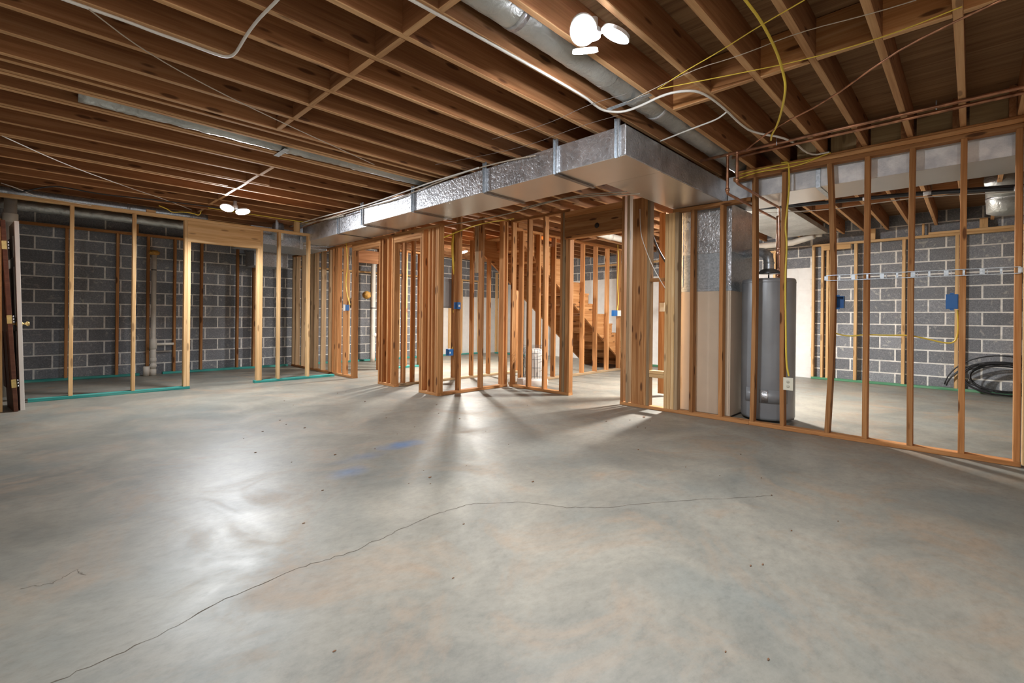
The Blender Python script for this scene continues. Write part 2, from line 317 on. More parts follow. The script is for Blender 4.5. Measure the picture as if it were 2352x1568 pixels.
CAB={
'white_a':[(0.055,3.143,2.572),(0.101,3.149,2.572),(0.347,3.144,2.572),(0.44,3.154,2.572),(0.596,3.153,2.572),(0.758,3.16,2.572),(0.797,3.139,2.572),(0.814,3.074,2.572),(0.809,2.958,2.572),(0.801,2.829,2.572),(0.799,2.646,2.572),(0.805,2.534,2.572),(0.814,2.399,2.572),(0.815,2.33,2.572)],
'white_b':[(1.207,1.923,2.568),(1.256,1.924,2.568),(1.659,1.912,2.568),(2.124,1.902,2.568),(2.637,1.9,2.568),(2.753,1.919,2.568),(2.856,1.93,2.568),(2.929,1.915,2.568),(3.018,1.842,2.568),(3.015,1.699,2.568),(2.965,1.494,2.568),(3.002,1.374,2.568),(3.096,1.292,2.568),(3.42,1.276,2.568),(3.817,1.292,2.568),(4.067,1.275,2.568),(4.401,1.092,2.568),(5.0,1.08,2.572),(5.0,0.927,2.572)],
'white_c':[(3.72,1.901,2.565),(3.642,1.592,2.565),(3.604,1.392,2.565),(3.549,1.317,2.565),(3.513,1.28,2.565)],
'yellow_a':[(2.27,0.774,2.56),(2.333,0.772,2.56),(2.562,0.768,2.56),(2.913,0.792,2.56),(3.2,0.833,2.56),(3.254,0.834,2.5),(3.506,0.913,2.5),(3.833,1.032,2.5),(4.025,1.129,2.5),(4.14,1.164,2.5)],
'yellow_b':[(5.03,1.697,2.536),(5.03,1.454,2.55),(5.03,1.257,2.55),(5.03,1.085,2.54),(5.03,0.923,2.572)],
'yellow_c':[(5.04,1.324,2.572),(5.04,1.275,2.572),(5.04,1.259,2.54),(5.04,1.254,2.323),(5.04,1.27,2.118),(5.04,1.287,1.954),(5.04,1.267,1.785),(5.04,1.283,1.453),(5.04,1.27,0.953),(5.04,1.264,0.641),(5.04,1.241,0.523)],
'yellow_d':[(5.035,1.72,2.497),(5.035,1.535,2.526),(5.035,1.34,2.514),(5.035,1.156,2.516),(5.035,1.017,2.55),(5.035,0.96,2.572)],
'string_y1':[(2.853,1.483,2.56),(2.759,1.264,2.56),(2.689,1.03,2.56),(2.593,0.797,2.56),(2.523,0.572,2.56)],
'string_y2':[(2.853,1.483,2.56),(3.009,1.021,2.56),(3.114,0.677,2.56),(3.141,0.326,2.56),(3.088,0.045,2.56)],
'string_w1':[(2.882,1.726,2.56),(2.77,1.215,2.56),(2.809,0.954,2.56),(2.783,0.665,2.56),(2.859,0.365,2.56),(2.88,0.197,2.56)],
'string_w2':[(0.186,3.135,2.56),(0.413,3.378,2.56),(0.753,3.594,2.56),(1.326,3.855,2.56),(2.37,4.258,2.56)],
'string_w3':[(-0.191,5.928,2.56),(0.224,6.595,2.56),(0.816,7.239,2.56),(1.217,7.607,2.56),(1.602,8.082,2.56)],
'string_w4':[(2.71,2.913,2.56),(2.795,2.361,2.56),(2.725,1.944,2.56),(2.77,1.659,2.56)],
'string_w5':[(2.782,3.809,2.56),(3.035,2.864,2.56),(2.989,2.213,2.56),(3.025,1.883,2.56)],
'copper_thin':[(4.24,1.39,2.5),(3.878,1.064,2.5),(3.645,0.691,2.5),(3.254,0.337,2.5),(3.13,0.154,2.5),(3.023,-0.083,2.5)],
'bundle_a':[(3.1,8.345,2.572),(3.1,7.791,2.543),(3.1,6.832,2.508),(3.1,5.906,2.508),(3.1,5.136,2.475),(3.1,4.574,2.508),(3.1,3.934,2.539),(3.1,3.454,2.541),(3.1,2.979,2.51),(3.1,2.766,2.488)],
'bundle_b':[(3.09,8.414,2.572),(3.09,7.429,2.572),(3.09,6.393,2.538),(3.09,5.654,2.524),(3.09,4.831,2.537),(3.09,4.227,2.548),(3.09,3.507,2.537)],
'bundle_c':[(3.11,8.565,2.486),(3.11,7.155,2.521),(3.11,5.925,2.548),(3.11,4.861,2.52)],
'conduit':[(3.2,8.263,2.572),(3.2,7.954,2.572),(3.2,7.445,2.572),(3.2,6.619,2.526)],
'yellow_e':[(1.744,7.8,2.572),(1.974,7.8,2.572),(2.445,7.8,2.572),(2.698,7.8,2.572),(3.033,7.8,2.572),(3.391,7.8,2.572)],
'yellow_f':[(1.177,7.8,2.503),(1.273,7.8,2.473),(1.322,7.8,2.434),(1.445,7.8,2.466),(1.572,7.8,2.463),(1.64,7.8,2.444),(1.66,7.8,2.509)],
'black_a':[(-0.176,7.6,2.425),(-0.109,7.6,2.39),(-0.025,7.6,2.436),(0.115,7.6,2.504),(0.223,7.6,2.526),(0.568,7.6,2.502),(0.988,7.6,2.528),(1.556,7.6,2.55),(1.923,7.6,2.554)],
'white_d':[(-0.256,7.75,2.495),(-0.129,7.75,2.462),(0.011,7.75,2.4),(0.266,7.75,2.386),(0.499,7.75,2.376)],
'behind_a':[(3.95,3.718,2.316),(3.95,3.326,2.332),(3.95,2.915,2.309),(3.95,2.548,2.268),(3.95,2.217,2.218)],
'behind_b':[(3.95,5.291,2.305),(3.95,4.473,2.284),(3.95,3.857,2.287),(3.95,3.388,2.318),(3.95,2.915,2.332),(3.95,2.355,2.263)],
'behind_c':[(3.805,5.0,2.103),(4.1,5.0,2.242),(4.499,5.0,2.398),(5.121,5.0,2.557)],
'coil':[(4.917,6.2,2.452),(4.883,6.2,2.266),(4.905,6.2,1.978),(4.945,6.2,1.69),(4.979,6.2,1.985),(4.956,6.2,2.275),(4.926,6.2,2.439),(4.892,6.2,2.231),(4.935,6.2,1.798),(4.987,6.2,2.059),(4.936,6.2,2.418)],
'yellow_box1':[(3.74,7.645,2.292),(3.74,7.609,2.125),(3.74,7.573,1.9),(3.74,7.646,1.645),(3.74,7.594,1.421),(3.74,7.48,1.235)],
'yellow_p':[(4.925,6.2,1.164),(4.955,6.2,0.96),(4.995,6.2,0.74),(4.96,6.2,0.595),(4.897,6.2,0.503)],
'yellow_q':[(8.21,5.09,2.53),(8.249,5.09,2.201),(8.209,5.09,1.761),(8.265,5.09,1.413),(8.22,5.09,1.219)],
'yellow_r':[(5.06,0.937,2.486),(5.06,0.916,2.304),(5.06,0.92,2.107),(5.06,0.901,1.829),(5.06,0.905,1.514),(5.06,0.91,1.278)],
'yellow_s':[(5.12,0.923,1.153),(5.12,0.929,1.041),(5.12,0.914,0.954),(5.12,0.851,0.928),(5.12,0.77,0.919),(5.12,0.676,0.938),(5.12,0.511,0.936),(5.12,0.383,0.944),(5.12,0.26,0.916),(5.12,0.155,0.886),(5.12,0.099,0.892),(5.12,0.079,0.951),(5.12,0.078,1.054),(5.12,0.083,1.151)],
'line_a':[(6.1,2.054,2.409),(6.1,1.354,2.362),(6.1,0.8,2.341),(6.1,0.321,2.311),(6.1,-0.287,2.246),(6.1,-0.49,2.223)],
'line_b':[(6.15,1.895,2.414),(6.15,1.156,2.368),(6.15,0.556,2.345),(6.15,0.106,2.308),(6.15,-0.289,2.275),(6.15,-0.494,2.252)],
'hose':[(5.35,2.841,2.509),(5.35,2.863,2.361),(5.35,2.855,2.198),(5.35,2.8,2.004),(5.35,2.713,1.835),(5.35,2.633,1.718)],
'white_e':[(5.02,2.816,2.351),(5.02,2.807,2.067),(5.02,2.743,1.881),(5.02,2.641,1.645),(5.02,2.488,1.402)],
'white_f':[(6.3,1.94,2.382),(6.3,1.183,2.311),(6.3,0.787,2.316),(6.3,0.397,2.324),(6.3,-0.297,2.253)],
'stringrail':[(8.684,6.2,1.543),(10.165,6.2,0.579)],
}
# ------------------------------------------------------------------ setting: floor, ceiling, walls
UL, UR, VF, VB = -2.4, 10.02, -2.6, 10.2
fl = raw('floor', [(UL-.3, VF-.3, 0), (UR+.3, VF-.3, 0), (UR+.3, VB+.3, 0), (UL-.3, VB+.3, 0)], [(0, 1, 2, 3)], MC); tag(fl, kind='structure')
def crack(pts, w, seed):
    rnd = random.Random(seed); vs, fs = [], []; P = []
    for (a, b) in zip(pts[:-1], pts[1:]):
        for k in range(9):
            t = k/9; P.append((a[0]+(b[0]-a[0])*t+rnd.uniform(-.008, .008), a[1]+(b[1]-a[1])*t+rnd.uniform(-.008, .008)))
    P.append(pts[-1])
    for i, (x, y) in enumerate(P):
        q = P[min(i+1, len(P)-1)]; p = P[max(i-1, 0)]; d = Vector((q[0]-p[0], q[1]-p[1])).normalized(); ww = w*rnd.uniform(.35, 1.2)
        vs += [(x-d.y*ww, y+d.x*ww, .0008), (x+d.y*ww, y-d.x*ww, .0008)]
        if i: fs.append((2*i-2, 2*i-1, 2*i+1, 2*i))
    raw('crack', vs, fs, MCK, fl)
crack([(.03, 1.87), (.259, 1.898), (.544, 1.983), (.812, 2.003), (.993, 1.979), (1.232, 2.01), (1.52, 2.048), (1.741, 2.021), (1.977, 1.836), (2.093, 1.612), (2.268, 1.442), (2.624, 1.228), (2.95, .976), (3.13, .85)], .0021, 3)
crack([(-.02, 2.6), (.06, 2.56), (.13, 2.63), (.16, 2.55)], .0012, 4)
HJ = 2.58; JD = .235; HS = HJ+JD
ce = box('ceiling', None, WP, UL-.3, UR+.3, VF-.3, VB+.3, HS+.02, HS+.06, 0); tag(ce, kind='structure')
rn = random.Random(11)
y = VF-.2
row = 0
while y < VB+.2:                                   # plywood subfloor sheets, long side across the joists
    x = UL-.3-(row % 2)*.6
    while x < UR+.3:
        T('subfloor_panel', ce, WP, max(x, UL-.3)+.0015, min(x+1.22, UR+.3)-.0015, y+.0015, min(y+2.44, VB+.3)-.0015, HS+.001, HS+.019, ch=.001)
        x += 1.22
    y += 2.44; row += 1
JV = [-2.35+.3085*i for i in range(7)]+[-.227, .080, .394, .697, .998, 1.300, 1.605, 1.942, 2.245, 2.556, 2.859, 3.155, 3.471, 3.800, 4.121, 4.452, 4.760, 5.176, 5.586, 6.022, 6.412, 6.827, 7.198, 7.60, 8.00, 8.40, 8.81, 9.21, 9.62, 10.0]
for v in JV:
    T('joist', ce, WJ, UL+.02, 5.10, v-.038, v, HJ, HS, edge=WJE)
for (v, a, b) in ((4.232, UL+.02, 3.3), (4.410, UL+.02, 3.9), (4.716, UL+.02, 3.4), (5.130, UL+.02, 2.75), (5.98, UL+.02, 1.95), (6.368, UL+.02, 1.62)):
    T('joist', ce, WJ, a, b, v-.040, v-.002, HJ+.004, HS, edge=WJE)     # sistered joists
for v in JV[7:]:
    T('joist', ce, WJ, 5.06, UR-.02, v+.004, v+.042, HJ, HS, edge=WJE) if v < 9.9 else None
def blocks(u, lo, hi, mat=WJ):
    js = [v for v in JV if lo-.05 <= v <= hi+.05]
    for i, (a, b) in enumerate(zip(js[:-1], js[1:])):
        du = .0 if i % 2 else .012
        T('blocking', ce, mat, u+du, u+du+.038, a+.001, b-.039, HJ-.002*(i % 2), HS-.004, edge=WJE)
blocks(1.385, 1.605, 4.121)
blocks(1.70, 5.176, 7.60)
blocks(1.70, 8.0, 9.3)
blocks(3.17, -.55, 1.300, WS)
blocks(3.24, 1.30, 1.605, WS)
blocks(7.6, -.3, 9.3)
# pale plywood rim pieces standing on the right wall between the joists
rims = [(-.225, .035), (.085, .350), (.40, .655), (.70, .95), (1.01, 1.22)]
for a, b in rims: T('rim_panel', ce, WPL, 5.125, 5.137, a+.03, b-.01, HJ+.002, HS-.02, ch=.001)
# block walls
def blockwall(name, axis, plane, a0, a1, z_hi, lab, off, parts, rest_mat=None, first=.188, cut=None):
    """axis 'X': wall runs along X, face at Y=plane; axis 'Y': runs along Y, face at X=plane"""
    D = .19
    if axis == 'X': o = box(name, None, MM, a0, a1, plane+.003, plane+D-.004, 0, z_hi, 0)
    else: o = box(name, None, MM, plane+.003, plane+D-.004, a0, a1, 0, z_hi, 0)
    tag(o, kind='structure')
    zs = [(-.015, first)]; z = first
    while z < z_hi-.05: zs.append((z, min(z+.2032, z_hi+.005))); z += .2032
    cache = {}; rest = bmesh.new(); nrest = 0; count = 0
    restw = bmesh.new(); nw = 0
    for i, (zb, zt) in enumerate(zs):
        s = a0-((a0-off) % .4064)+(.2032 if i % 2 else 0)-.4064
        while s < a1:
            spans = [(max(s, a0)+.010, min(s+.4064, a1)-.010)]
            if cut and spans[0][0] < cut < spans[0][1]: spans = [(spans[0][0], cut), (cut+.001, spans[0][1])]
            for b0, b1 in spans:
                if b1-b0 < .03: continue
                z0, z1 = zb+.0095, zt-.0095
                z0 = max(z0, .001)
                inp = parts[0] <= (b0+b1)/2 <= parts[1]
                if inp and count < 300:
                    k = (round(b1-b0, 3), round(z1-z0, 3))
                    if k not in cache:
                        bm = bmesh.new(); abox(bm, -(b1-b0)/2, (b1-b0)/2, 0, .06, -(z1-z0)/2, (z1-z0)/2, 0)
                        es = [e for e in bm.edges if all(abs(v.co.y) < 1e-6 for v in e.verts)]
                        bmesh.ops.bevel(bm, geom=es, offset=.0035, segments=1, affect='EDGES')
                        me = bpy.data.meshes.new('block'); bm.to_mesh(me); bm.free(); me.materials.append(MB); cache[k] = me
                    q = bpy.data.objects.new('block', cache[k]); pr = rn.uniform(-.0015, .0015)
                    if axis == 'X': q.matrix_world = Matrix.Translation(((b0+b1)/2, plane+pr, (z0+z1)/2))
                    else: q.matrix_world = Matrix.Translation((plane+pr, (b0+b1)/2, (z0+z1)/2)) @ Matrix.Rotation(-PI/2, 4, 'Z')
                    link(q, o); count += 1
                else:
                    white = rest_mat is not None and not inp and z1 < rest_mat
                    tb = restw if white else rest
                    if white: nw += 1
                    else: nrest += 1
                    if white: b0 -= .0085; b1 += .0085; z0 -= .008; z1 += .008
                    if axis == 'X': abox(tb, b0, b1, plane, plane+.06, z0, z1)
                    else: abox(tb, plane, plane+.06, b0, b1, z0, z1)
            s += .4064
    if nrest: tag(mobj('block_course', rest, MB, o), kind='stuff')
    else: rest.free()
    if nw:
        q = tag(mobj('painted_block_course', restw, MWP, o), kind='stuff'); q['label'] = 'white painted lower part of the block wall'
    else: restw.free()
    return o
blockwall('wall_back', 'X', VB, UL, UR+.19, HS, '', .019, (-.75, 7.3), rest_mat=1.7, cut=7.3)
blockwall('wall_right', 'Y', UR, VF, VB-.001, HS, '', .908, (-1.1, 2.10), rest_mat=2.04, cut=2.10)
o = box('wall_left', None, MWD, UL-.15, UL, VF, VB, 0, HS, 0); tag(o, kind='structure')
o = box('wall_front', None, MWD, UL-.15, UR+.19, VF-.15, VF, 0, HS, 0); tag(o, kind='structure')

# ------------------------------------------------------------------ stud walls
def swall(label, loc=(0, 0, 0)): return empty('stud_wall', loc, label, 'stud wall')
def studs_u(par, V, us, z0, z1, mat=WS, d=.089, t=.038):          # wall runs along X, near face Y=V; us = left edges
    for u in us: T('stud', par, mat, u, u+t, V, V+d, z0, z1, bow=rn.uniform(-.002, .002))
def studs_v(par, U_, vs, z0, z1, mat=WS, d=.089, t=.038):         # wall runs along Y, near face X=U_; vs = far edges (max Y)
    for v in vs: T('stud', par, mat, U_, U_+d, v-t, v, z0, z1, bow=rn.uniform(-.002, .002))
# left partition, new pine
VL = 7.877
wl = swall('pale new pine stud partition with wide door header, left of the room', (1.6, VL, 0))
T('bottom_plate', wl, WT, -.03, 1.563, VL, VL+.089, 0, .038, 'teal treated bottom plate'); T('bottom_plate', wl, WT, 2.40, 3.668, VL, VL+.089, 0, .038, 'teal treated bottom plate')
T('top_plate', wl, WN, -.285, 3.234, VL, VL+.089, 2.372, 2.410)
studs_u(wl, VL, (.315, .916, 1.483, 2.464, 2.73, 3.196), .038, 2.372, WN)
studs_u(wl, VL, (1.5215, 2.4255), .038, 2.075, WN)
T('header', wl, WN, 1.5215, 2.4635, VL, VL+.038, 2.075, 2.371); T('header', wl, WN, 1.5215, 2.4635, VL+.05, VL+.088, 2.075, 2.371)
T('block', wl, WN, 2.97, 3.06, VL+.01, VL+.048, 2.411, HJ-.001)
T('block', wl, WN, 1.06, 1.16, VL+.02, VL+.058, 2.411, 2.45)
# furring wall in front of the back block wall
VR = 10.075
wf = swall('weathered stud wall standing against the dark block wall behind the left partition', (1.5, VR, 0))
T('bottom_plate', wf, WT, -.5, 1.28, VR, VR+.089, 0, .038, 'teal treated bottom plate'); T('bottom_plate', wf, WT, 1.60, 3.70, VR, VR+.089, 0, .038, 'teal treated bottom plate')
T('top_plate', wf, WS, -.5, 3.70, VR, VR+.089, 2.372, 2.410)
studs_u(wf, VR, (.352, .963, 1.367, 1.745, 2.15, 2.742, 3.03), .038, 2.372, WS)
T('block', wf, WS, 1.16, 1.25, VR+.01, VR+.05, 2.411, HJ-.001)
# centre partition at X=3.76
UM = 3.76
wm = swall('orange brown stud partition with two narrow doorways under the long duct', (UM, 6.4, 0))
for a, b in ((7.398, 10.07), (6.13, 6.585), (5.05, 5.482)): T('bottom_plate', wm, WS, UM, UM+.089, a, b, 0, .038)
T('top_plate', wm, WS, UM, UM+.089, 5.05, 10.07, 2.246, 2.284)
studs_v(wm, UM, (10.06, 9.89, 9.60, 9.17, 9.0, 8.678, 8.356), .038, 2.245, WG)
studs_v(wm, UM, (8.214, 8.12, 8.04, 7.783, 7.474), .038, 2.245)
studs_v(wm, UM, (7.436, 6.585, 6.17, 5.482), .038, 2.142)
studs_v(wm, UM, (6.500, 6.345, 6.223, 5.44, 5.29, 5.21, 5.125, 5.087), .038, 2.245)
for a, b in ((6.586, 7.398), (5.483, 6.132)):
    T('header', wm, WS, UM, UM+.088, a-.04, b+.036, 2.181, 2.245); T('lintel', wm, WS, UM, UM+.088, a-.04, b+.036, 2.143, 2.180)
# jog wall
wj = swall('short stud wall turning the corner beside the stair closet', (4.4, 5.05, 0))
T('bottom_plate', wj, WS, 3.85, 5.07, 5.05, 5.139, 0, .038); T('top_plate', wj, WS, 3.85, 5.07, 5.05, 5.139, 2.50, 2.538)
studs_u(wj, 5.05, (4.123, 4.538, 4.959, 5.03), .038, 2.499)
T('stud', wj, WG, 4.541, 4.579, 5.141, 5.225, 1.70, 2.40)
# closet rear wall under the stair
wc = swall('closet stud wall running behind the corner under the stair stringer', (5.4, 6.2, 0))
T('bottom_plate', wc, WG, 3.86, 6.6, 6.17, 6.259, 0, .038)
for u in (3.955, 4.12): T('stud', wc, WS, u, u+.038, 6.17, 6.259, .038, 2.50)
for u, zt in ((4.926, 2.50), (5.324, 2.38), (5.723, 2.10), (6.12, 1.83), (6.50, 1.57)): T('stud', wc, WS, u, u+.038, 6.17, 6.259, .038, zt)
# second jog, plane X=5.10
wk = swall('closet front stud wall with doubled end post left of the wide doorway', (5.1, 4.4, 0))
T('bottom_plate', wk, WS, 5.10, 5.189, 3.905, 5.04, 0, .038); T('top_plate', wk, WS, 5.10, 5.189, 3.905, 5.04, 2.50, 2.538)
studs_v(wk, 5.10, (5.03, 4.70, 4.39, 4.075), .038, 2.499)
T('stud', wk, WG, 5.10, 5.189, 3.994, 4.032, .038, 2.499); T('stud', wk, WS, 5.10, 5.189, 3.944, 3.982, .038, 2.126); T('stud', wk, WS, 5.10, 5.189, 3.905, 3.943, .038, 2.126)
T('header', wk, WS, 5.08, 5.118, 3.08, 3.984, 2.165, 2.418, 'wide brown header board with a dark knot'); T('header', wk, WS, 5.08, 5.169, 3.08, 3.984, 2.420, 2.50)
T('lintel', wk, WS, 5.08, 5.169, 3.08, 3.984, 2.126, 2.164)
lathe('knot', wk, simple('knot_dark', (.02, .012, .01), .8), [(.001, -.003), (.035, -.002), (.03, .002), (.001, .003)], (5.078, 3.46, 2.25), 16, 'X')
# right wall, X=5.05
UW = 5.05
wr = swall('long open stud wall on the right with water heater behind it', (UW, 1.4, 0))
T('bottom_plate', wr, WS, UW, UW+.089, 1.60, 3.08, 0, .038); T('bottom_plate', wr, WS, UW, UW+.089, -.262, 1.598, 0, .038)
T('top_plate', wr, WS, UW, UW+.089, -.30, 1.77, 2.482, 2.519); T('top_plate', wr, WS, UW-.004, UW+.085, -.30, 1.74, 2.520, 2.557)
T('shim_plate', wr, WS, UW+.01, UW+.08, -.30, 1.76, 2.558, 2.579)
T('lower_plate', wr, WS, UW, UW+.089, 1.60, 2.42, 2.255, 2.293)
for v, b, m in ((3.077, 0, WS), (3.005, 0, WG), (2.812, 0, WS), (2.772, 0, WS), (2.734, 0, WG)):
    T('stud', wr, m, UW, UW+.089, v-.038, v, .038, 2.55)
T('stud', wr, WS, UW+.03, UW+.068, 2.818, 2.945, .038, 2.50, 'wide flat turned stud')
for v in (2.512, 2.472, 2.432): T('stud', wr, WN, UW, UW+.089, v-.038, v, .038, 2.254)
T('stud', wr, WG, UW, UW+.089, 2.352, 2.392, .038, 2.254)
T('sill', wr, WN, UW, UW+.089, 2.514, 2.694, .415, .453); T('sill', wr, WS, UW, UW+.089, 2.514, 2.694, 1.49, 1.528); T('sill', wr, WN, UW+.004, UW+.085, 2.514, 2.694, .372, .413)
for v in (2.216, 1.902): T('stud', wr, WS, UW, UW+.089, v-.038, v, .038, 2.254)
for v, bow in ((1.592, -.012), (1.319, .01), (.955, -.036), (.678, 0), (.379, .004), (.073, 0), (-.222, 0)):
    T('stud', wr, WS, UW, UW+.089, v-.038, v, .038, 2.481, bow=bow)
wq = swall('pale new pine end post at the right edge on a green base', (4.98, -.30, 0))
T('stud', wq, WN, 4.955, 5.044, -.301, -.263, .038, 2.55); T('stud', wq, WN, 4.6, 4.638, -.39, -.302, .038, 2.55); T('bottom_plate', wq, WTG, 4.2, 5.044, -.39, -.302, 0, .038); T('top_plate', wq, WN, 4.2, 4.95, -.39, -.302, 2.551, 2.579)
# right rear furring wall
wb = swall('pale pine furring wall in front of the right block wall', (9.9, .6, 0))
T('bottom_plate', wb, WTG, 9.88, 9.969, -1.6, 2.08, 0, .038, 'green treated bottom plate'); T('top_plate', wb, WN, 9.88, 9.969, -1.6, 2.08, 2.385, 2.423)
T('top_plate', wb, WN, 9.88, 9.969, -1.6, .5, 2.424, 2.461)
studs_v(wb, 9.88, (1.457, .82, .191, -.46, -1.0), .038, 2.384, WN, t=.044)
for v in (2.08, 1.94, 1.86, 1.81): T('stud', wb, WN, 9.88, 9.969, v-.038, v, .038, 2.384)
for a, b in ((.55, .58), (-.16, -.07), (1.17, 1.26)): T('block', wb, WN, 9.90, 9.938, a, b, 2.462 if b < .5 else 2.424, HJ+.03)
T('brace', wb, WN, 9.84, 9.878, 1.5, 1.9, 2.30, 2.38)
# stair enclosure wall
wst = swall('row of orange studs in front of the stair, seen through the wide doorway', (7.6, 5.0, 0))
T('bottom_plate', wst, WG, 5.25, 8.44, 5.12, 5.209, 0, .038)
for u, zt in ((5.459, 2.43), (5.873, 2.43), (6.273, 2.43), (7.113, 2.43), (7.53, 2.43), (7.93, 2.43), (8.364, 2.43)): T('stud', wst, WS, u, u+.038, 5.12, 5.209, .038, zt)
T('top_plate', wst, WS, 5.25, 8.44, 5.12, 5.209, 2.431, 2.469)
# rear closets seen through the narrow doorways
wx = swall('rear closet stud wall with teal base seen through the narrow doorways', (5.6, 8.2, 0))
T('bottom_plate', wx, WT, 4.9, 6.0, 8.25, 8.339, 0, .038, 'teal treated bottom plate')
for u in (4.95, 5.33, 5.66, 5.96): T('stud', wx, WS, u, u+.038, 8.25, 8.339, .038, 2.36)
T('top_plate', wx, WS, 4.2, 6.0, 8.25, 8.339, 2.361, 2.399); T('header', wx, WJ, 4.2, 4.72, 8.26, 8.298, 2.06, 2.30); T('stud', wx, WS, 4.2, 4.238, 8.25, 8.339, 0, 2.36); T('stud', wx, WS, 4.72, 4.758, 8.25, 8.339, 0, 2.36)
wy = swall('pale furring studs on teal plate before the block wall behind the closets', (7.5, 10.05, 0))
T('bottom_plate', wy, WT, 3.9, 9.0, VR, VR+.089, 0, .038, 'teal treated bottom plate'); T('top_plate', wy, WN, 3.9, 9.0, VR, VR+.089, 2.05, 2.088)
for u in (4.7, 5.0, 5.62, 6.3, 7.05, 7.9, 8.3, 8.95): T('stud', wy, WN, u, u+.038, VR, VR+.089, .038, 2.049)
wz = swall('pale corner studs of the far right rear closet, behind the stair', (9.4, 8.9, 0))
T('bottom_plate', wz, WT, 9.4, 9.489, 8.2, 9.9, 0, .038, 'teal treated bottom plate'); T('top_plate', wz, WN, 9.4, 9.489, 8.2, 9.9, 2.3, 2.338)
studs_v(wz, 9.4, (9.9, 9.75, 9.5, 9.1, 8.9, 8.24), .038, 2.299, WN)
wu = swall('pale studs beyond the stair before the white painted wall', (9.5, 4.6, 0))
T('bottom_plate', wu, WTG, 9.6, 9.689, 2.6, 6.6, 0, .038, 'green treated bottom plate'); T('top_plate', wu, WN, 9.6, 9.689, 2.6, 6.6, 2.3, 2.338)
studs_v(wu, 9.6, (6.6, 5.9, 5.2, 4.55, 3.9, 3.3, 2.64), .038, 2.299, WN)
# sheathed stub at the far left that the doors lean on
wv = swall('pink faced insulated stud wall at the far left edge', (-.35, 7.0, 0))
T('bottom_plate', wv, WT, -.40, -.311, 6.5, 7.86, 0, .038); T('top_plate', wv, WN, -.40, -.311, 6.5, 7.86, 2.40, 2.438)
for v in (6.538, 6.98, 7.42, 7.86): T('stud', wv, WN, -.40, -.311, v-.038, v, .038, 2.399)
o = box('insulation_batt', None, MIN, -.309, -.262, 6.85, 7.26, .85, 2.50, .012); tag(o, 'pink faced insulation batt on the far left wall above the doors', 'insulation')
# ------------------------------------------------------------------ stair
st = empty('staircase', (7, 5.7, 0), 'bare wooden staircase rising to the left behind the studs', 'staircase')
def nose(u): return 2.227-.69*(u-6.1)
for yy in (5.235, 6.30):
    zb = lambda u: 1.88-.69*(u-6.1)
    vs = []; top = []; bot = []
    n = 14; rise, run = .19, .19/.69
    u = 9.327
    pts = []
    for k in range(n):
        pts += [(u-k*run, k*rise), (u-k*run, (k+1)*rise)]
    pts.append((u-n*run, n*rise))
    low = [(u-n*run, zb(u-n*run)), (8.82, 0.002)]
    poly = [(p[0]-.02, max(p[1]-.03, .002)) for p in pts]+low
    bm = bmesh.new(); f = bm.faces.new([bm.verts.new((p[0], yy-.019, p[1])) for p in poly])
    r = bmesh.ops.extrude_face_region(bm, geom=[f]); bmesh.ops.translate(bm, vec=(0, .038, 0), verts=[v for v in r['geom'] if isinstance(v, bmesh.types.BMVert)])
    bmesh.ops.recalc_face_normals(bm, faces=bm.faces)
    mobj('stringer', bm, WS, st)
for k in range(13):
    u = 9.327-k*.19/.69; z = (k+1)*.19
    if z > 2.75: break
    T('tread', st, WS, u-.285, u+.01, 5.213, 6.33, z-.030, z-.001); T('riser', st, WS, u-.02, u-.002, 5.214, 6.32, z-.19, z-.031)
TD('handrail', st, WS, (7.2, 6.40, 2.35), (8.9, 6.40, 1.18), .05, .038)
# ------------------------------------------------------------------ ducts
dm = empty('rectangular_duct', (3.4, 4, 2.3), 'long foil faced rectangular duct hung below the joists along the studs', 'duct')
box('duct_body', dm, MF, 3.13, 3.70, 1.88, 5.96, 2.297, 2.525, .004)
box('duct_body', dm, MF, 3.22, 3.74, 5.962, 8.28, 2.290, 2.545, .004)['label'] = 'narrower far duct section'
box('duct_underside', dm, MFB, 3.134, 3.696, 1.884, 5.956, 2.2945, 2.2968, 0); box('duct_underside', dm, MFB, 3.224, 3.736, 5.966, 8.27, 2.2875, 2.2898, 0)
box('plenum_branch', dm, MF, 3.702, 5.80, 1.882, 2.425, 2.298, 2.525, .004)
box('duct_underside', dm, MFB, 3.70, 5.045, 1.886, 2.42, 2.2945, 2.2975, 0)
for v in (1.97, 2.575, 3.475, 4.728, 5.94, 6.845):
    uu = 3.13 if v < 5.95 else 3.22; un = 3.70 if v < 5.95 else 3.74
    hg = box('hanger_strap', dm, MG, uu-.007, uu-.0015, v-.042, v, 2.286, HJ+.012, .001)
    box('strap_flange', hg, MG, uu-.022, uu-.008, v-.006, v, 2.286, HJ+.005, .0005); box('strap_flange', hg, MG, uu-.022, uu-.008, v-.042, v-.037, 2.286, HJ+.005, .0005)
    if v > 2.1:
        hb = box('hanger_strap', dm, MST, uu, un, v-.042, v, 2.2795, 2.2855, .001)
box('corner_tape', dm, MF, 3.124, 3.129, 1.882, 1.925, 2.30, 2.53, .001)
d2 = empty('rectangular_duct', (5.5, .8, 2.35), 'bright foil duct running behind the top of the right stud wall', 'duct')
box('duct_body', d2, MFL, 5.20, 5.80, -.9, 1.878, 2.325, 2.572, .004); box('duct_underside', d2, MFB, 5.203, 5.797, -.9, 1.87, 2.3225, 2.3248, 0)
box('hanger_strap', d2, MG, 5.192, 5.198, 1.03, 1.07, 2.318, 2.575, .001); box('hanger_strap', d2, MG, 5.192, 5.80, 1.03, 1.07, 2.314, 2.3215, .001)
box('panned_branch', d2, MFR, 6.25, 9.2, 1.72, 2.52, 2.50, 2.572, .003)
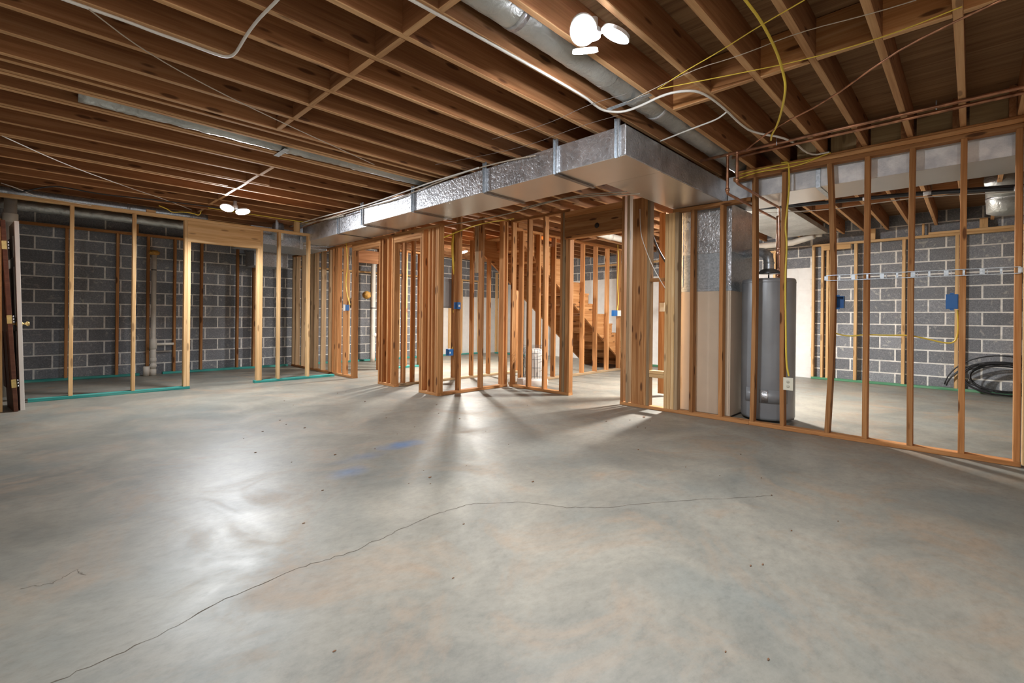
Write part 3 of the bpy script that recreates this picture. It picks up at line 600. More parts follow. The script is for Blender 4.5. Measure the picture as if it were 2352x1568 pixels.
d3 = empty('supply_plenum', (3.1, 8.8, 2.3), 'dark sheet metal plenum box above the back corner behind the left partition', 'duct')
box('duct_body', d3, MG, 2.45, 3.70, 8.30, 9.35, 2.215, 2.50, .006); box('duct_box', d3, MG, 2.85, 3.45, 9.45, 9.95, 1.96, 2.24, .006)
for (u, v) in ((2.74, 8.05), (3.13, 8.05)):
    box('hanger_strap', d3, MG, u, u+.03, v, v+.006, 2.16, HJ+.01, .001); box('strap_flange', d3, MG, u+.03, u+.045, v, v+.03, 2.16, 2.56, .001)
lathe('round_collar', d3, MG, [(.09, -.14), (.09, .0), (.096, .005), (.09, .01), (.09, .08), (.075, .13)], (2.85, 8.25, 2.44), 24)
def ribbed(name, mat, a, b, r, lab, n=90, rings=(), wob=.004, seed=1):
    rd = random.Random(seed); a, b = Vector(a), Vector(b); pts, rs = [], []
    for i in range(n+1):
        t = i/n; p = a.lerp(b, t)+Vector((0, rd.uniform(-wob, wob)*.4, rd.uniform(-wob, wob)*.5)); pts.append(p); rs.append(r*(1+rd.uniform(-wob, wob)*3))
    o = empty('round_duct', tuple(a.lerp(b, .5)), lab, 'duct')
    bm = bmesh.new(); tube_bm(bm, pts, rs, 28); mobj('duct_body', bm, mat, o, True)
    return o
r1 = ribbed('r', MFR, (-.8, 1.735, 2.690), (5.9, 1.735, 2.690), .106, 'large silver insulated round duct tucked between joists beside the near lamp', 110, wob=.006)
for u in (1.75, 2.6, 3.3): tube('tape_band', r1, MF, [(u, 1.735, 2.69), (u+.05, 1.735, 2.69)], .1085, 28)
box('hanger_strap', r1, MG, 2.90, 2.94, 1.565, 1.905, HJ-.006, HJ-.002, .001)
ro2 = ribbed('r', MFR, (.22, 4.60, 2.665), (3.4, 4.60, 2.665), .088, 'thin foil round duct with crumpled end high among left joists', 90, wob=.008, seed=4)
box('hanger_strap', ro2, MG, 1.60, 1.65, 4.50, 4.78, HJ-.004, HJ-.001, .001)
box('junction_plate', ro2, MST, .62, .74, 4.50, 4.56, 2.64, 2.70, .003)
ro3 = ribbed('r', MG, (-.8, 8.33, 2.50), (1.85, 8.33, 2.50), .062, 'grey round pipe duct running above the left partition top plate', 60, wob=.002, seed=5)
for u in (.9, 1.62): tube('pipe_joint', ro3, MG, [(u, 8.33, 2.50), (u+.03, 8.33, 2.50)], .0665, 24)
ro4 = ribbed('r', MFR, (-.3, 9.0, 2.47), (2.0, 9.0, 2.47), .07, 'crumpled silver duct behind the top of the left partition', 60, wob=.01, seed=6)
fx = empty('flex_duct', (7.6, -.42, 2.5), 'drooping foil flex duct hanging beyond the right stud wall', 'duct')
bm = bmesh.new(); tube_bm(bm, [(7.35, -.24, 2.62), (7.5, -.25, 2.60), (7.6, -.26, 2.54), (7.63, -.265, 2.44), (7.63, -.27, 2.30), (7.63, -.27, 2.27)], [.16, .165, .165, .165, .165, .11], 28)
mobj('duct_body', bm, MFR, fx, True); tube('tape_band', fx, MF, [(7.63, -.267, 2.46), (7.63, -.267, 2.43)], .171, 28)
# ------------------------------------------------------------------ furnace with plenum
fu = empty('furnace', (5.5, 2.13, 0), 'beige furnace cabinet with galvanized and foil plenum behind right wall studs', 'furnace')
box('cabinet', fu, MBE, 5.23, 5.95, 1.845, 2.415, .02, 1.375, .006)
box('cabinet_base', fu, MBK, 5.25, 5.93, 1.86, 2.40, 0.001, .019, 0)
box('galvanized_plenum', fu, MG, 5.232, 5.948, 1.847, 2.413, 1.378, 1.80, .004); box('seam_band', fu, MG, 5.226, 5.954, 1.841, 2.419, 1.366, 1.40, .004)
box('foil_plenum', fu, MF, 5.228, 5.952, 1.843, 2.417, 1.802, 2.293, .004); box('tape_seam', fu, MF, 5.224, 5.956, 1.839, 2.421, 1.785, 1.82, .003)
box('corner_tape', fu, MF, 5.2225, 5.2265, 1.842, 1.885, 1.42, 2.29, .001); box('corner_tape', fu, MF, 5.2225, 5.2265, 2.375, 2.415, 1.42, 2.29, .001)
box('panel_seam', fu, MBE, 5.224, 5.229, 1.86, 1.872, .04, 1.36, .001)
box('sticker', fu, MCR, 5.60, 5.70, 1.841, 1.8445, 1.40, 1.46, 0)
# ------------------------------------------------------------------ water heater
hx, hy, hr = 5.535, 1.565, .256
wh = empty('water_heater', (hx, hy, 0), 'tall grey cylindrical water heater with flue behind right stud wall', 'water heater')
lathe('tank', wh, MHT, [(hr*.97, .022), (hr, .05), (hr, 1.46), (hr*.992, 1.475), (hr*.96, 1.49), (hr*.6, 1.497), (.02, 1.50)], (hx, hy, 0), 56)
for a in (0, 2.1, 4.2): lathe('foot', wh, MBK, [(.02, .001), (.02, .03)], (hx+.19*math.cos(a), hy+.19*math.sin(a), 0), 12)
lathe('seam_ring', wh, MHT, [(hr+.0015, 1.445), (hr+.003, 1.449), (hr+.0015, 1.453)], (hx, hy, 0), 56)
bm = bmesh.new()
def arc_patch(bm, a0, a1, z0, z1, r, n=10):
    vs = []
    for i in range(n+1):
        a = a0+(a1-a0)*i/n
        vs.append([bm.verts.new((hx+q*math.cos(a), hy+q*math.sin(a), z)) for z, q in ((z0, r), (z1, r), (z1, r-.006), (z0, r-.006))])
    for p, q in zip(vs[:-1], vs[1:]):
        for k in range(4): bm.faces.new((p[k], q[k], q[(k+1) % 4], p[(k+1) % 4]))
    bm.faces.new(vs[0]); bm.faces.new(vs[-1][::-1])
ac = math.atan2(-hy, -hx)
arc_patch(bm, ac-.28, ac+.75, .20, .335, hr+.006, 16); mobj('access_cover', bm, MHT, wh, True)
bm = bmesh.new(); arc_patch(bm, ac-.22, ac+.02, .205, .33, hr+.0075); mobj('foil_label', bm, MF, wh, True)
bm = bmesh.new(); arc_patch(bm, ac-.9, ac-.5, .20, .345, hr+.006); mobj('access_cover', bm, MHT, wh, True)
lathe('draft_hood', wh, MST, [(.115, 1.553), (.118, 1.558), (.075, 1.595), (.05, 1.605)], (hx, hy, 0), 28)
for k in range(4):
    a = k*PI/2+.3; tube('hood_leg', wh, MST, [(hx+.108*math.cos(a), hy+.108*math.sin(a), 1.497), (hx+.112*math.cos(a), hy+.112*math.sin(a), 1.557)], .005, 6)
tube('vent_pipe', wh, MG, smooth_path([(hx, hy, 1.60), (hx, hy, 1.69), (hx+.01, hy+.02, 1.76), (hx+.03, hy+.09, 1.80), (hx+.08, hy+.20, 1.80), (hx+.2, hy+.38, 1.80)], 2), .050, 24)
tube('pipe_band', wh, MG, [(hx, hy, 1.66), (hx, hy, 1.675)], .054, 24)
# copper supply risers
cp = empty('copper_pipe', (4.45, .7, 2.55), 'pair of copper water pipes under the joists dropping to the heater', 'pipe')
tube('pipe', cp, MCU, [(4.44, 1.86, 2.565), (4.42, -.6, 2.565)], .013, 12)
tube('pipe', cp, MCU, [(4.53, 1.60, 2.555), (4.50, -.6, 2.555)], .0125, 12)
tube('pipe', cp, MCU, smooth_path([(4.445, 1.61, 2.56), (4.445, 1.61, 2.5), (4.445, 1.61, 2.235), (4.445, 1.61, 2.225), (4.455, 1.61, 2.215), (4.47, 1.61, 2.21), (4.8, 1.61, 2.21), (5.5, 1.61, 2.21), (6.3, 1.61, 2.21)], 1), .0125, 12)
tube('pipe', cp, MCU, smooth_path([(4.44, 1.525, 2.565), (4.44, 1.525, 2.5), (4.44, 1.525, 2.315), (4.44, 1.525, 2.305), (4.45, 1.525, 2.295), (4.47, 1.525, 2.288), (5.2, 1.525, 2.286), (5.66, 1.515, 2.285), (5.68, 1.51, 2.28), (5.685, 1.508, 2.26), (5.685, 1.505, 2.1), (5.685, 1.50, 1.505)], 1), .0125, 12)
tube('pipe', cp, MCU, [(5.72, 1.535, 2.20), (5.72, 1.535, 1.505)], .0125, 12)
for (x, y, z) in ((4.44, 1.525, 2.565), (4.445, 1.61, 2.56), (5.685, 1.503, 1.83), (5.685, 1.503, 1.78), (5.685, 1.502, 1.60), (5.72, 1.535, 1.60), (5.685, 1.505, 1.53), (4.44, 1.525, 2.32), (4.445, 1.61, 2.245)):
    lathe('fitting', cp, MCU, [(.015, -.014), (.019, -.010), (.019, .010), (.015, .014)], (x, y, z), 12)
for v in (.19, 1.2): tube('pipe_hanger', cp, MG, [(4.425, v, 2.545), (4.425, v, HJ+.03)], .004, 6)
o = tube('copper_tube', None, MCU, CAB['copper_thin'], .006, 8, 1); tag(o, 'thin copper tube crossing the right joists diagonally', 'pipe')
ln = empty('refrigerant_line', (6.1, .7, 2.35), 'black insulated refrigerant lines taped together beyond the right stud wall', 'pipe')
tube('insulated_line', ln, MBK, CAB['line_a'], .020, 10, 1); tube('insulated_line', ln, MBK, CAB['line_b'], .017, 10, 1)
for i in (2, 3, 4):
    p = Vector(CAB['line_a'][i]); tube('tape_wrap', ln, MF, [p+Vector((-.002, .03, 0)), p+Vector((-.002, -.03, 0))], .0235, 12)
cable('hose', 'black_hose', MBK, .014, 'thick black hose looping through the narrow gap beside the furnace', 'hose')
# ------------------------------------------------------------------ plumbing
pp = empty('drain_pipe', (1.44, 9.97, 0), 'white plastic drain pipe with foam clogged top against dark block wall', 'pipe')
X, Y = 1.445, 9.965
lathe('pipe', pp, MPV, [(.042, .03), (.042, .45), (.036, .46), (.036, 2.05)], (X, Y, 0), 24)
lathe('coupling', pp, MPV, [(.046, .0), (.052, .01), (.052, .17), (.046, .18)], (X, Y, .45), 24); lathe('coupling', pp, MPV, [(.044, .0), (.048, .01), (.048, .05), (.044, .06)], (X, Y, .24), 24)
lathe('pipe_base', pp, MPV, [(.048, .001), (.048, .10), (.042, .11)], (X, Y, 0), 24)
lathe('cleanout_cap', pp, MPV, [(.048, 0), (.048, .02), (.032, .022), (.032, .035)], (X-.002, Y-.042, .17), 24, 'Y'); 
tube('branch_pipe', pp, MPV, [(X+.02, Y, .53), (1.735, Y+.02, .53)], .022, 16)
lathe('black_band', pp, MBK, [(.0365, 0), (.038, .001), (.038, .012), (.0365, .013)], (X, Y, 1.79), 24)
bm = bmesh.new(); bmesh.ops.create_icosphere(bm, subdivisions=3, radius=.075, matrix=Matrix.Translation((X, Y, 2.09)))
for v in bm.verts:
    v.co += Vector((rn.uniform(-.018, .018), rn.uniform(-.018, .018), rn.uniform(-.012, .012))); v.co.z = 2.09+(v.co.z-2.09)*.55
mobj('glue_plug', bm, MGL, pp, True)
o = lathe('pipe_stub', None, MPV, [(.046, .001), (.048, .16), (.042, .162)], (1.355, 9.95, 0), 24); tag(o, 'short paint splashed pipe stub on floor left of the drain pipe', 'pipe')
p2 = empty('vent_pipe', (5.35, 9.8, 0), 'tall tan plastic vent pipe seen through the first doorway', 'pipe')
X, Y = 5.43, 9.75
tube('pipe', p2, MPV, smooth_path([(X, Y, .0), (X, Y, 2.1), (X, Y, 2.22), (X+.05, Y, 2.30), (X+.3, Y, 2.32)], 2), .052, 20)
lathe('clamp', p2, MBK, [(.053, 0), (.055, .002), (.055, .018), (.053, .02)], (X, Y, 1.22), 24)
lathe('cleanout_cap', p2, MCW, [(.05, 0), (.05, .03), (.03, .032)], (X+.02, Y-.05, .62), 20, 'Y')
bm = bmesh.new(); bmesh.ops.create_icosphere(bm, subdivisions=3, radius=.09, matrix=Matrix.Translation((X-.16, Y, 1.52)))
for v in bm.verts: v.co += Vector((rn.uniform(-.014, .014), 0, rn.uniform(-.014, .014)))
mobj('glue_plug', bm, MGL, p2, True)
p3 = empty('white_pipe', (9.4, 3.2, 2.42), 'white plastic pipe running high along the far right wall', 'pipe')
tube('pipe', p3, MPV, [(9.35, 1.95, 2.50), (9.5, 2.3, 2.44), (9.6, 4.6, 2.40)], .055, 16); tube('elbow', p3, MPV, [(9.5, 1.9, 2.50), (9.5, 1.9, HJ-.002)], .05, 16)
p4 = empty('white_pipe', (7.6, 4.6, 2.45), 'fat white plastic pipe above the wide doorway', 'pipe')
tube('pipe', p4, MPV, [(6.2, 4.55, 2.50), (7.9, 4.52, 2.47)], .055, 18); tube('coupling', p4, MPV, [(6.95, 4.54, 2.49), (7.1, 4.538, 2.486)], .064, 18)
p5 = empty('drain_pipe', (-.22, 8.1, 2.2), 'large white soil pipe hidden behind the leaning doors', 'pipe')
tube('pipe', p5, MPV, [(-.20, 8.6, .0), (-.20, 8.6, HJ)], .058, 20); lathe('coupling', p5, MPV, [(.066, 0), (.07, .01), (.07, .1), (.066, .11)], (-.20, 8.6, 2.18), 24); lathe('coupling', p5, MPV, [(.066, 0), (.07, .01), (.07, .1), (.066, .11)], (-.20, 8.6, .35), 24)
# ------------------------------------------------------------------ doors leaning at the far left
def slab(name, par, mat, base, top, dirv, wd, th, label=None):
    """door slab: `base`/`top` = bottom and top of the near vertical edge, dirv = width direction"""
    a, b = Vector(base), Vector(top); z = (b-a).normalized(); x = Vector(dirv); x = (x-z*x.dot(z)).normalized(); y = z.cross(x); H = (b-a).length
    bm = bmesh.new(); abox(bm, 0, wd, -th/2, th/2, 0, H, .002)
    for s in (-1, 1):
        for (x0, x1, z0, z1) in ((.12, .34, .22, .85), (.42, .64, .22, .85), (.12, .34, 1.0, 1.55), (.42, .64, 1.0, 1.55), (.12, .34, 1.65, 1.88), (.42, .64, 1.65, 1.88)):
            yy = s*th/2; abox(bm, x0, x1, min(yy, yy+s*.006), max(yy, yy+s*.006), z0, z1, .003)
    M_ = Matrix((x, y, z)).transposed().to_4x4(); M_.translation = a
    bmesh.ops.transform(bm, matrix=M_, verts=bm.verts)
    return mobj(name, bm, mat, par), M_
dr = empty('door', (-.06, 7.3, 0), 'white panel door leaning on edge beside the left partition, brass knob', 'door')
d, Mx = slab('door_leaf', dr, MWH, (-.065, 7.30, .001), (-.125, 7.30, 2.03), (-.10, 1, 0), .50, .035)
def place(o, Mx):
    for v in o.data.vertices: v.co = Mx @ v.co
k = lathe('knob', dr, MBR, [(.026, 0), (.026, .006), (.011, .010), (.011, .03), (.026, .042), (.027, .052), (.018, .062), (.002, .064)], (0, 0, 0), 20)
for v in k.data.vertices: v.co = Matrix.Rotation(PI/2, 3, 'X') @ v.co
place(k, Mx @ Matrix.Translation((.065, -.0175, .93)))
k = lathe('knob', dr, MBR, [(.026, 0), (.026, .006), (.011, .010), (.011, .03), (.026, .042), (.027, .052), (.018, .062), (.002, .064)], (0, 0, 0), 20)
for v in k.data.vertices: v.co = Matrix.Rotation(-PI/2, 3, 'X') @ v.co
place(k, Mx @ Matrix.Translation((.065, .0175, .93)))
db = empty('door', (-.12, 7.25, 0), 'dark brown wooden door with three brass hinges leaning at the far left', 'door')
d, Mx = slab('door_leaf', db, WD, (-.112, 7.24, .001), (-.222, 7.24, 2.02), (-.12, 1, 0), .50, .035)
for z in (.30, .98, 1.76):
    h_ = box('hinge', db, MBR, -.003, .0, -.016, .022, -.045, .045, .001); place(h_, Mx @ Matrix.Translation((0, 0, z)))
    for dz in (-.03, 0, .03):
        kk = tube('hinge_knuckle', h_, MG, [(-.004, -.026, dz-.009), (-.004, -.026, dz+.009)], .006, 8); place(kk, Mx @ Matrix.Translation((0, 0, z)))
dj = TD('door_jamb', None, WN, (-.232, 7.29, .003), (-.252, 7.29, 1.95), .02, .04, (0, 1, 0)); tag(dj, 'narrow tan jamb board leaning behind the brown door', 'board')
# ------------------------------------------------------------------ electrical
def ebox(name, u, v, z, w_, h_, d_, label, facing='X', white=False, mat=None, group=None):
    """open-fronted plastic box; facing X: open side toward -X"""
    e = empty(name, (u, v, z), label, 'electrical box', group); m = mat or MBL
    bm = bmesh.new(); t = .004
    if facing == 'X':
        abox(bm, u, u+d_, v-w_/2, v-w_/2+t, z-h_/2, z+h_/2, .001); abox(bm, u, u+d_, v+w_/2-t, v+w_/2, z-h_/2, z+h_/2, .001)
        abox(bm, u, u+d_, v-w_/2+t, v+w_/2-t, z-h_/2, z-h_/2+t); abox(bm, u, u+d_, v-w_/2+t, v+w_/2-t, z+h_/2-t, z+h_/2); abox(bm, u+d_-t, u+d_, v-w_/2+t, v+w_/2-t, z-h_/2+t, z+h_/2-t)
    mobj('box_shell', bm, m, e)
    for s in (-1, 1): box('screw_tab', e, m, u-.003, u+.008, v-.012, v+.012, z+s*(h_/2+.005)-.006, z+s*(h_/2+.005)+.006, .001)
    if white: box('cover_plate', e, MCW, u-.006, u-.001, v-w_/2-.004, v+w_/2+.004, z-h_/2-.004, z+h_/2+.004, .001)
    return e
ebox('electrical_box', 3.745, 7.69, 1.19, .06, .10, .075, 'blue box with white front on the stud left of the first narrow doorway', white=True)
e = empty('electrical_box', (4.09, 5.04, 1.22), 'upper blue switch box nailed to a corner stud beneath the yellow cable hank', 'electrical box')
box('box_shell', e, MBL, 4.06, 4.118, 5.02, 5.10, 1.16, 1.255, .004); box('device', e, MCW, 4.075, 4.10, 5.014, 5.02, 1.19, 1.22, .001)
e = empty('electrical_box', (4.85, 6.19, .41), 'lower blue outlet box on a closet stud near the floor', 'electrical box')
box('box_shell', e, MBL, 4.80, 4.90, 6.15, 6.23, .41, .52, .004); box('device', e, MCW, 4.815, 4.835, 6.144, 6.15, .445, .475, .001)
e = empty('electrical_box', (8.1, 5.1, 1.1), 'small blue and white box beside the stair at the end of a yellow cable', 'electrical box')
box('box_shell', e, MBL, 8.10, 8.36, 5.09, 5.15, 1.10, 1.215, .004); box('cover_plate', e, MCW, 8.22, 8.38, 5.083, 5.089, 1.10, 1.215, .001)
ebox('electrical_box', 5.10, .868, 1.225, .085, .108, .07, 'deep blue two gang box left of the steel strip, cable entering its top')
bb = ebox('electrical_box', 5.085, .115, 1.218, .072, .116, .07, 'deep blue box on the right side of the open wall beneath the steel strip')
box('box_back', bb, MBL, 5.083, 5.087, .082, .148, 1.163, 1.273, .001)
ou = empty('wall_outlet', (5.02, 1.24, .45), 'cream duplex outlet hanging at the bottom of the yellow cable', 'outlet')
box('cover_plate', ou, MCR, 5.018, 5.024, 1.200, 1.284, .392, .512, .002); box('outlet_box', ou, MCR, 5.025, 5.048, 1.212, 1.272, .405, .50, .002)
for z in (.43, .474):
    f = lathe('socket_face', ou, MCR, [(.015, 0), (.015, .002), (.013, .003)], (5.0155, 1.242, z), 20, 'X')
    for dy, dz, h2 in ((-.006, .004, .005), (.006, .004, .006), (0, -.008, .003)): box('slot', f, MBK, 5.0142, 5.0153, 1.242+dy-.0012, 1.242+dy+.0012, z+dz-h2/2-.001, z+dz+h2/2+.001, 0)
o2 = empty('light_switch', (5.99, 3.01, 1.2), 'cream toggle switch plate on an orange stud in the narrow gap', 'switch')
T('stud', wr, WS, 6.0, 6.089, 2.975, 3.07, .038, 2.5)
box('cover_plate', o2, MCR, 5.985, 5.995, 2.978, 3.050, 1.155, 1.275, .002); box('toggle', o2, MCR, 5.978, 5.984, 3.009, 3.019, 1.205, 1.225, .001)
T('bottom_plate', wr, WTG, 5.5, 6.6, 2.60, 2.689, 0, .038, 'green treated floor plate')
pn = empty('breaker_panel', (4.87, 6.3, 1.45), 'grey electrical panel door behind the corner studs', 'electrical panel')
box('cabinet', pn, MGP, 4.70, 5.04, 6.27, 6.35, 1.20, 1.70, .004); box('panel_door', pn, MGP, 4.735, 5.005, 6.262, 6.269, 1.22, 1.64, .002); box('latch', pn, MBK, 4.955, 4.975, 6.256, 6.261, 1.42, 1.46, .001)
# perforated steel strip across the right wall
sp = empty('steel_strip', (5.04, .35, 1.45), 'perforated galvanized box mounting strip spanning the right wall studs', 'bracket')
def zs(v): return 1.441-.001*(v-.35)
v0, v1 = -.252, .948
for dz in (.0235, -.0235): box('rail', sp, MG, 5.034, 5.046, v0, v1, zs(0)+dz-.003, zs(0)+dz+.003, .001)
n = 13
for i in range(n):
    v = v0+(v1-v0)*i/(n-1); wv_ = .007 if i % 2 else .014
    box('web', sp, MG, 5.035, 5.038, v-wv_, v+wv_, zs(v)-.0195, zs(v)+.0195, .0005)
    if 0 < i < n-1 and i % 2 == 0: box('tab', sp, MG, 5.039, 5.075, v-.03, v-.026, zs(v)-.017, zs(v)+.012, .0005)
# cables
cable('white_a', 'white_cable', MCW, .0085, 'white cable stapled under the top left joists, bending back upward')
cable('white_b', 'white_cable', MCW, .0085, 'long white cable below the large round duct sagging past the duct corner')
cable('white_c', 'white_cable', MCW, .006, 'short white cable drooping between large round duct and rectangular duct top')
cable('yellow_a', 'yellow_cable', MCY, .0075, 'thick yellow cable hanging in a loose loop under the right joists')
cable('yellow_b', 'yellow_cable', MCY, .0065, 'yellow cable draped along the right wall top plate, lower of two')
cable('yellow_d', 'yellow_cable', MCY, .006, 'yellow cable arching above the right wall top plate, upper of two')
cable('yellow_c', 'yellow_cable', MCY, .0085, 'yellow cable running down a stud to the cream outlet')
cable('string_y1', 'yellow_string', MCY, .003, 'taut yellow string rising to the top edge right of the lamp', 'string')
cable('string_y2', 'yellow_string', MCY, .003, 'taut yellow string running right across the joists', 'string')
cable('string_w1', 'twine', MSTR, .0025, 'thin pale twine crossing the right joists', 'string')
cable('string_w2', 'twine', MSTR, .0035, 'pale twine crossing the left joists diagonally', 'string')
cable('string_w3', 'white_wire', MCW, .0045, 'thin white wire sloping from the left edge toward the far lamp', 'wire')
cable('string_w4', 'twine', MSTD, .0016, 'thin string above the duct near the white cable, upper one', 'string')
cable('string_w5', 'twine', MSTD, .0016, 'thin string just above the duct top edge, lower one', 'string')
cable('bundle_a', 'wire', MSTR, .007, 'brown wire lying along the upper edge of the long duct', 'wire')
cable('bundle_b', 'wire', MCW, .008, 'white wire curving over the far end of the long duct', 'wire')
cable('bundle_c', 'wire', MCU, .006, 'reddish wire tangled at the far end of the long duct', 'wire')
cable('conduit', 'conduit', MPV, .016, 'bent pale conduit above the far end of the long duct', 'conduit')
cable('yellow_e', 'yellow_cable', MCY, .007, 'yellow cable running right from the far lamp above the door header')
cable('yellow_f', 'yellow_cable', MCY, .007, 'bunched yellow cable ends left of the far lamp')
cable('black_a', 'black_cable', MBK, .008, 'black cable wandering above the left partition')
cable('white_d', 'white_wire', MCW, .005, 'white wire dropping behind the top plate at the far left', 'wire')
cable('behind_a', 'wire', MSTR, .006, 'upper tan wire stretched above the wide doorway header', 'wire')
cable('behind_b', 'wire', MSTR, .006, 'lower pale wire stretched above the wide doorway header', 'wire')
cable('behind_c', 'wire', MCY, .008, 'yellowish wire above the corner studs below the duct', 'wire')
cable('coil', 'cable_hank', MCY, .016, 'hank of yellow cable hanging above the grey panel', 'cable', it=1)
cable('yellow_box1', 'yellow_cable', MCY, .007, 'yellow cable curving down to the blue box with white front')
cable('yellow_p', 'yellow_cable', MCY, .007, 'yellow cable from the grey panel down to the lower blue box')
cable('yellow_q', 'yellow_cable', MCY, .009, 'yellow cable dropping beside the stair to a small box')
cable('yellow_r', 'yellow_cable', MCY, .008, 'yellow cable coming down into the two gang box')
cable('yellow_s', 'yellow_cable', MCY, .006, 'yellow cable sagging between the two deep blue boxes')
cable('white_e', 'white_wire', MCW, .004, 'thin white wire slanting across the narrow gap', 'wire')
cable('white_f', 'white_wire', MCW, .005, 'white wire under the black refrigerant lines', 'wire')
# black coil of tubing on the right rear floor
cl = empty('tubing_coil', (9.72, -.35, 0), 'coil of black tubing leaning against the right block wall', 'tubing')
rc = random.Random(5)
def coilpts(cx, cy, cz, ra, rb, n, a0, turns, tilt, wob):
    out = []
    N = int(n*turns)
    for i in range(N+1):
        a = a0+2*PI*i/n; k = 1+wob*math.sin(a*.37+cx)
        y_ = cy+ra*k*math.cos(a); z_ = cz+rb*k*math.sin(a); x_ = cx+tilt*(z_-cz)+.02*math.sin(a*1.3)
        out.append((x_, y_, max(z_, .012)))
    return out
for i in range(7):
    tube('loop', cl, MBK, coilpts(9.66+.018*i, -.33+rc.uniform(-.03, .03), .245, .40+rc.uniform(-.06, .04), .215+rc.uniform(-.05, .02), 36, i, 1.0, .30, .03), .0085, 7)
for i, (ra, rb) in enumerate(((.62, .55), (.60, .46), (.60, .43))):
    tube('loop', cl, MBK, [(9.83, -.32+ra*math.cos(a*PI/24), .02+rb*math.sin(a*PI/24)) for a in range(1, 24)], .009, 7)
# kerosene heater behind the closet front studs
kh = empty('kerosene_heater', (5.62, 4.83, 0), 'white cylindrical kerosene heater with wire guard behind the closet studs', 'heater')
X, Y = 5.41, 4.79
lathe('base', kh, MWH, [(.19, .012), (.20, .03), (.20, .10), (.19, .13), (.15, .14)], (X, Y, 0), 36); lathe('foot_ring', kh, MBK, [(.16, .001), (.16, .012)], (X, Y, 0), 24)
lathe('body', kh, MWH, [(.145, .14), (.148, .16), (.148, .50), (.135, .53), (.11, .56), (.07, .58)], (X, Y, 0), 32)
for k in range(28):
    a = 2*PI*k/28; tube('guard_wire', kh, MST, [(X+.185*math.cos(a), Y+.185*math.sin(a), .14), (X+.185*math.cos(a), Y+.185*math.sin(a), .58)], .003, 5)
for z in (.17, .30, .43, .52, .585, .62):
    tube('guard_ring', kh, MST, [(X+.185*math.cos(2*PI*k/28), Y+.185*math.sin(2*PI*k/28), z) for k in range(29)], .003, 5)
for k in range(10):
    a = 2*PI*k/10+.3; box('vent_slot', kh, MBK, X+.1475*math.cos(a)-.004, X+.1475*math.cos(a)+.004, Y+.1475*math.sin(a)-.004, Y+.1475*math.sin(a)+.004, .17, .23, 0)
box('control_box', kh, MWH, X-.17, X-.05, Y+.10, Y+.22, .012, .12, .006)
# dry leaf and crumbs on the slab
bm = bmesh.new(); pts = [(0, 0, .002), (.02, .012, .012), (.045, .008, .004), (.06, 0, .010), (.04, -.012, .014), (.018, -.014, .003)]
f = bm.faces.new([bm.verts.new((4.56+p[0], 2.50+p[1], p[2])) for p in pts]); r = bmesh.ops.extrude_face_region(bm, geom=[f]); bmesh.ops.translate(bm, vec=(0, 0, .002), verts=[v for v in r['geom'] if isinstance(v, bmesh.types.BMVert)])
tag(mobj('dry_leaf', bm, MLF), 'small curled dry leaf on the floor near the right wall plate', 'leaf')
bm = bmesh.new()
for k in range(60):
    u = rn.uniform(.6, 4.6); v = rn.uniform(.3, 6.5); s = rn.uniform(.003, .009)
    bmesh.ops.create_icosphere(bm, subdivisions=1, radius=s, matrix=Matrix.Translation((u, v, s*.4)) @ Matrix.Diagonal((1.6, .7, .4, 1)))
tag(mobj('floor_crumbs', bm, MLF), 'scattered dark crumbs of debris on the concrete floor', 'debris', kind='stuff')
# ------------------------------------------------------------------ lamps: three panel LED lights
def panel(par, c, nrm, rx, ry, face, roll=0.):
    n_ = Vector(nrm).normalized(); x = n_.orthogonal().normalized(); y = n_.cross(x); x, y = x*math.cos(roll)+y*math.sin(roll), y*math.cos(roll)-x*math.sin(roll)
    def ring(k, off): return [Vector(c)+x*rx*k*math.cos(2*PI*i/28)+y*ry*k*math.sin(2*PI*i/28)+n_*off for i in range(28)]
    bm = bmesh.new(); a = [bm.verts.new(p) for p in ring(1.06, 0)]; b = [bm.verts.new(p) for p in ring(1.0, -.018)]; d = [bm.verts.new(p) for p in ring(.99, 0)]
    for i in range(28): bm.faces.new((a[i], a[(i+1) % 28], b[(i+1) % 28], b[i])); bm.faces.new((d[i], d[(i+1) % 28], a[(i+1) % 28], a[i]))
    bm.faces.new(b); bm.normal_update(); h = mobj('lamp_panel', bm, MHS, par)
    bm = bmesh.new(); bm.faces.new([bm.verts.new(p) for p in ring(.98, .0)]); bm.normal_update(); mobj('led_face', bm, face, h)
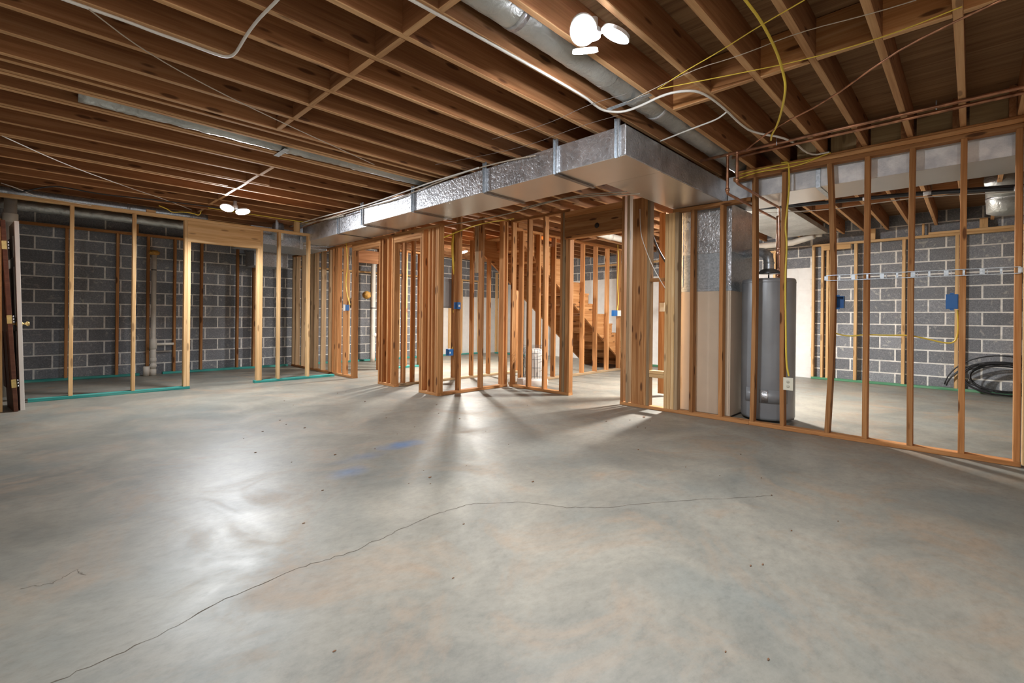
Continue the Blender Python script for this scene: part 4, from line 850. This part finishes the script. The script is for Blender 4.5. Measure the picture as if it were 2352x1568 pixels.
def lamp(label, c, panels, face, top=HJ):
    e = empty('ceiling_lamp', c, label, 'lamp'); x, y, z = c
    lathe('socket', e, MHS, [(.02, -.03), (.035, -.02), (.035, .02), (.022, .03), (.022, top-z)], c, 20)
    for (dx, dy, dz, nx, ny, nz, rx, ry, rl) in panels:
        tube('arm', e, MHS, [c, (x+dx*.45, y+dy*.45, z+dz*.45+.012)], .008, 8); panel(e, (x+dx, y+dy, z+dz), (nx, ny, nz), rx, ry, face, rl)
    return e
lamp('bright near LED lamp with three panels under the joists', (1.985, 1.385, 2.505),
     [(-.095, -.005, -.03, -.25, -.35, -.9, .080, .062, .3), (.035, -.105, -.04, -.15, .35, -.92, .075, .060, 1.2), (-.03, .03, -.10, .30, .21, -.79, .075, .062, 0)], ME)
lamp('bright far LED lamp above the left partition door header', (1.90, 7.10, 2.50),
     [(-.095, 0, -.03, -.1, -.427, -.904, .085, .07, .3), (.095, 0, -.05, .1, -.427, -.904, .085, .07, 1.2)], MEF)
lamp('bright LED lamp in the back area beyond the stair studs', (6.10, 7.50, 2.40),
     [(-.095, 0, -.03, -.3, -.1, -.9, .08, .065, .3), (.05, -.08, -.03, .1, -.3, -.92, .08, .065, 1.2), (.05, .08, -.03, .2, .3, -.92, .08, .065, 0)], MEB)
lamp('LED lamp in the right rear room behind the furnace', (6.75, 2.72, 2.46),
     [(-.095, 0, -.03, -.35, -.1, -.9, .08, .065, .3), (.05, -.08, -.03, .1, -.35, -.92, .08, .065, 1.2), (.05, .08, -.03, .2, .3, -.92, .08, .065, 0)], MER)
lamp('added LED fill lamp behind the viewpoint', (-1.0, -.9, 2.50),  # out-of-view lamp added as frontal fill
     [(-.095, 0, -.03, -.35, -.1, -.9, .08, .065, .3), (.05, -.08, -.03, .1, -.35, -.92, .08, .065, 1.2), (.05, .08, -.03, .2, .3, -.92, .08, .065, 0)], MEV)

wbulb = empty('added_bulb', (6.9, 5.76, 2.66), 'added warm bulb above the stair', 'lamp')  # unseen bulb added to throw orange light on the stair boards
lathe('bulb_glass', wbulb, MEW, [(.012, .05), (.03, .02), (.032, 0), (.02, -.025), (.003, -.032)], (6.9, 5.76, 2.68), 16); lathe('bulb_base', wbulb, MHS, [(.015, .05), (.04, .09), (.04, .13)], (6.9, 5.76, 2.68), 16)
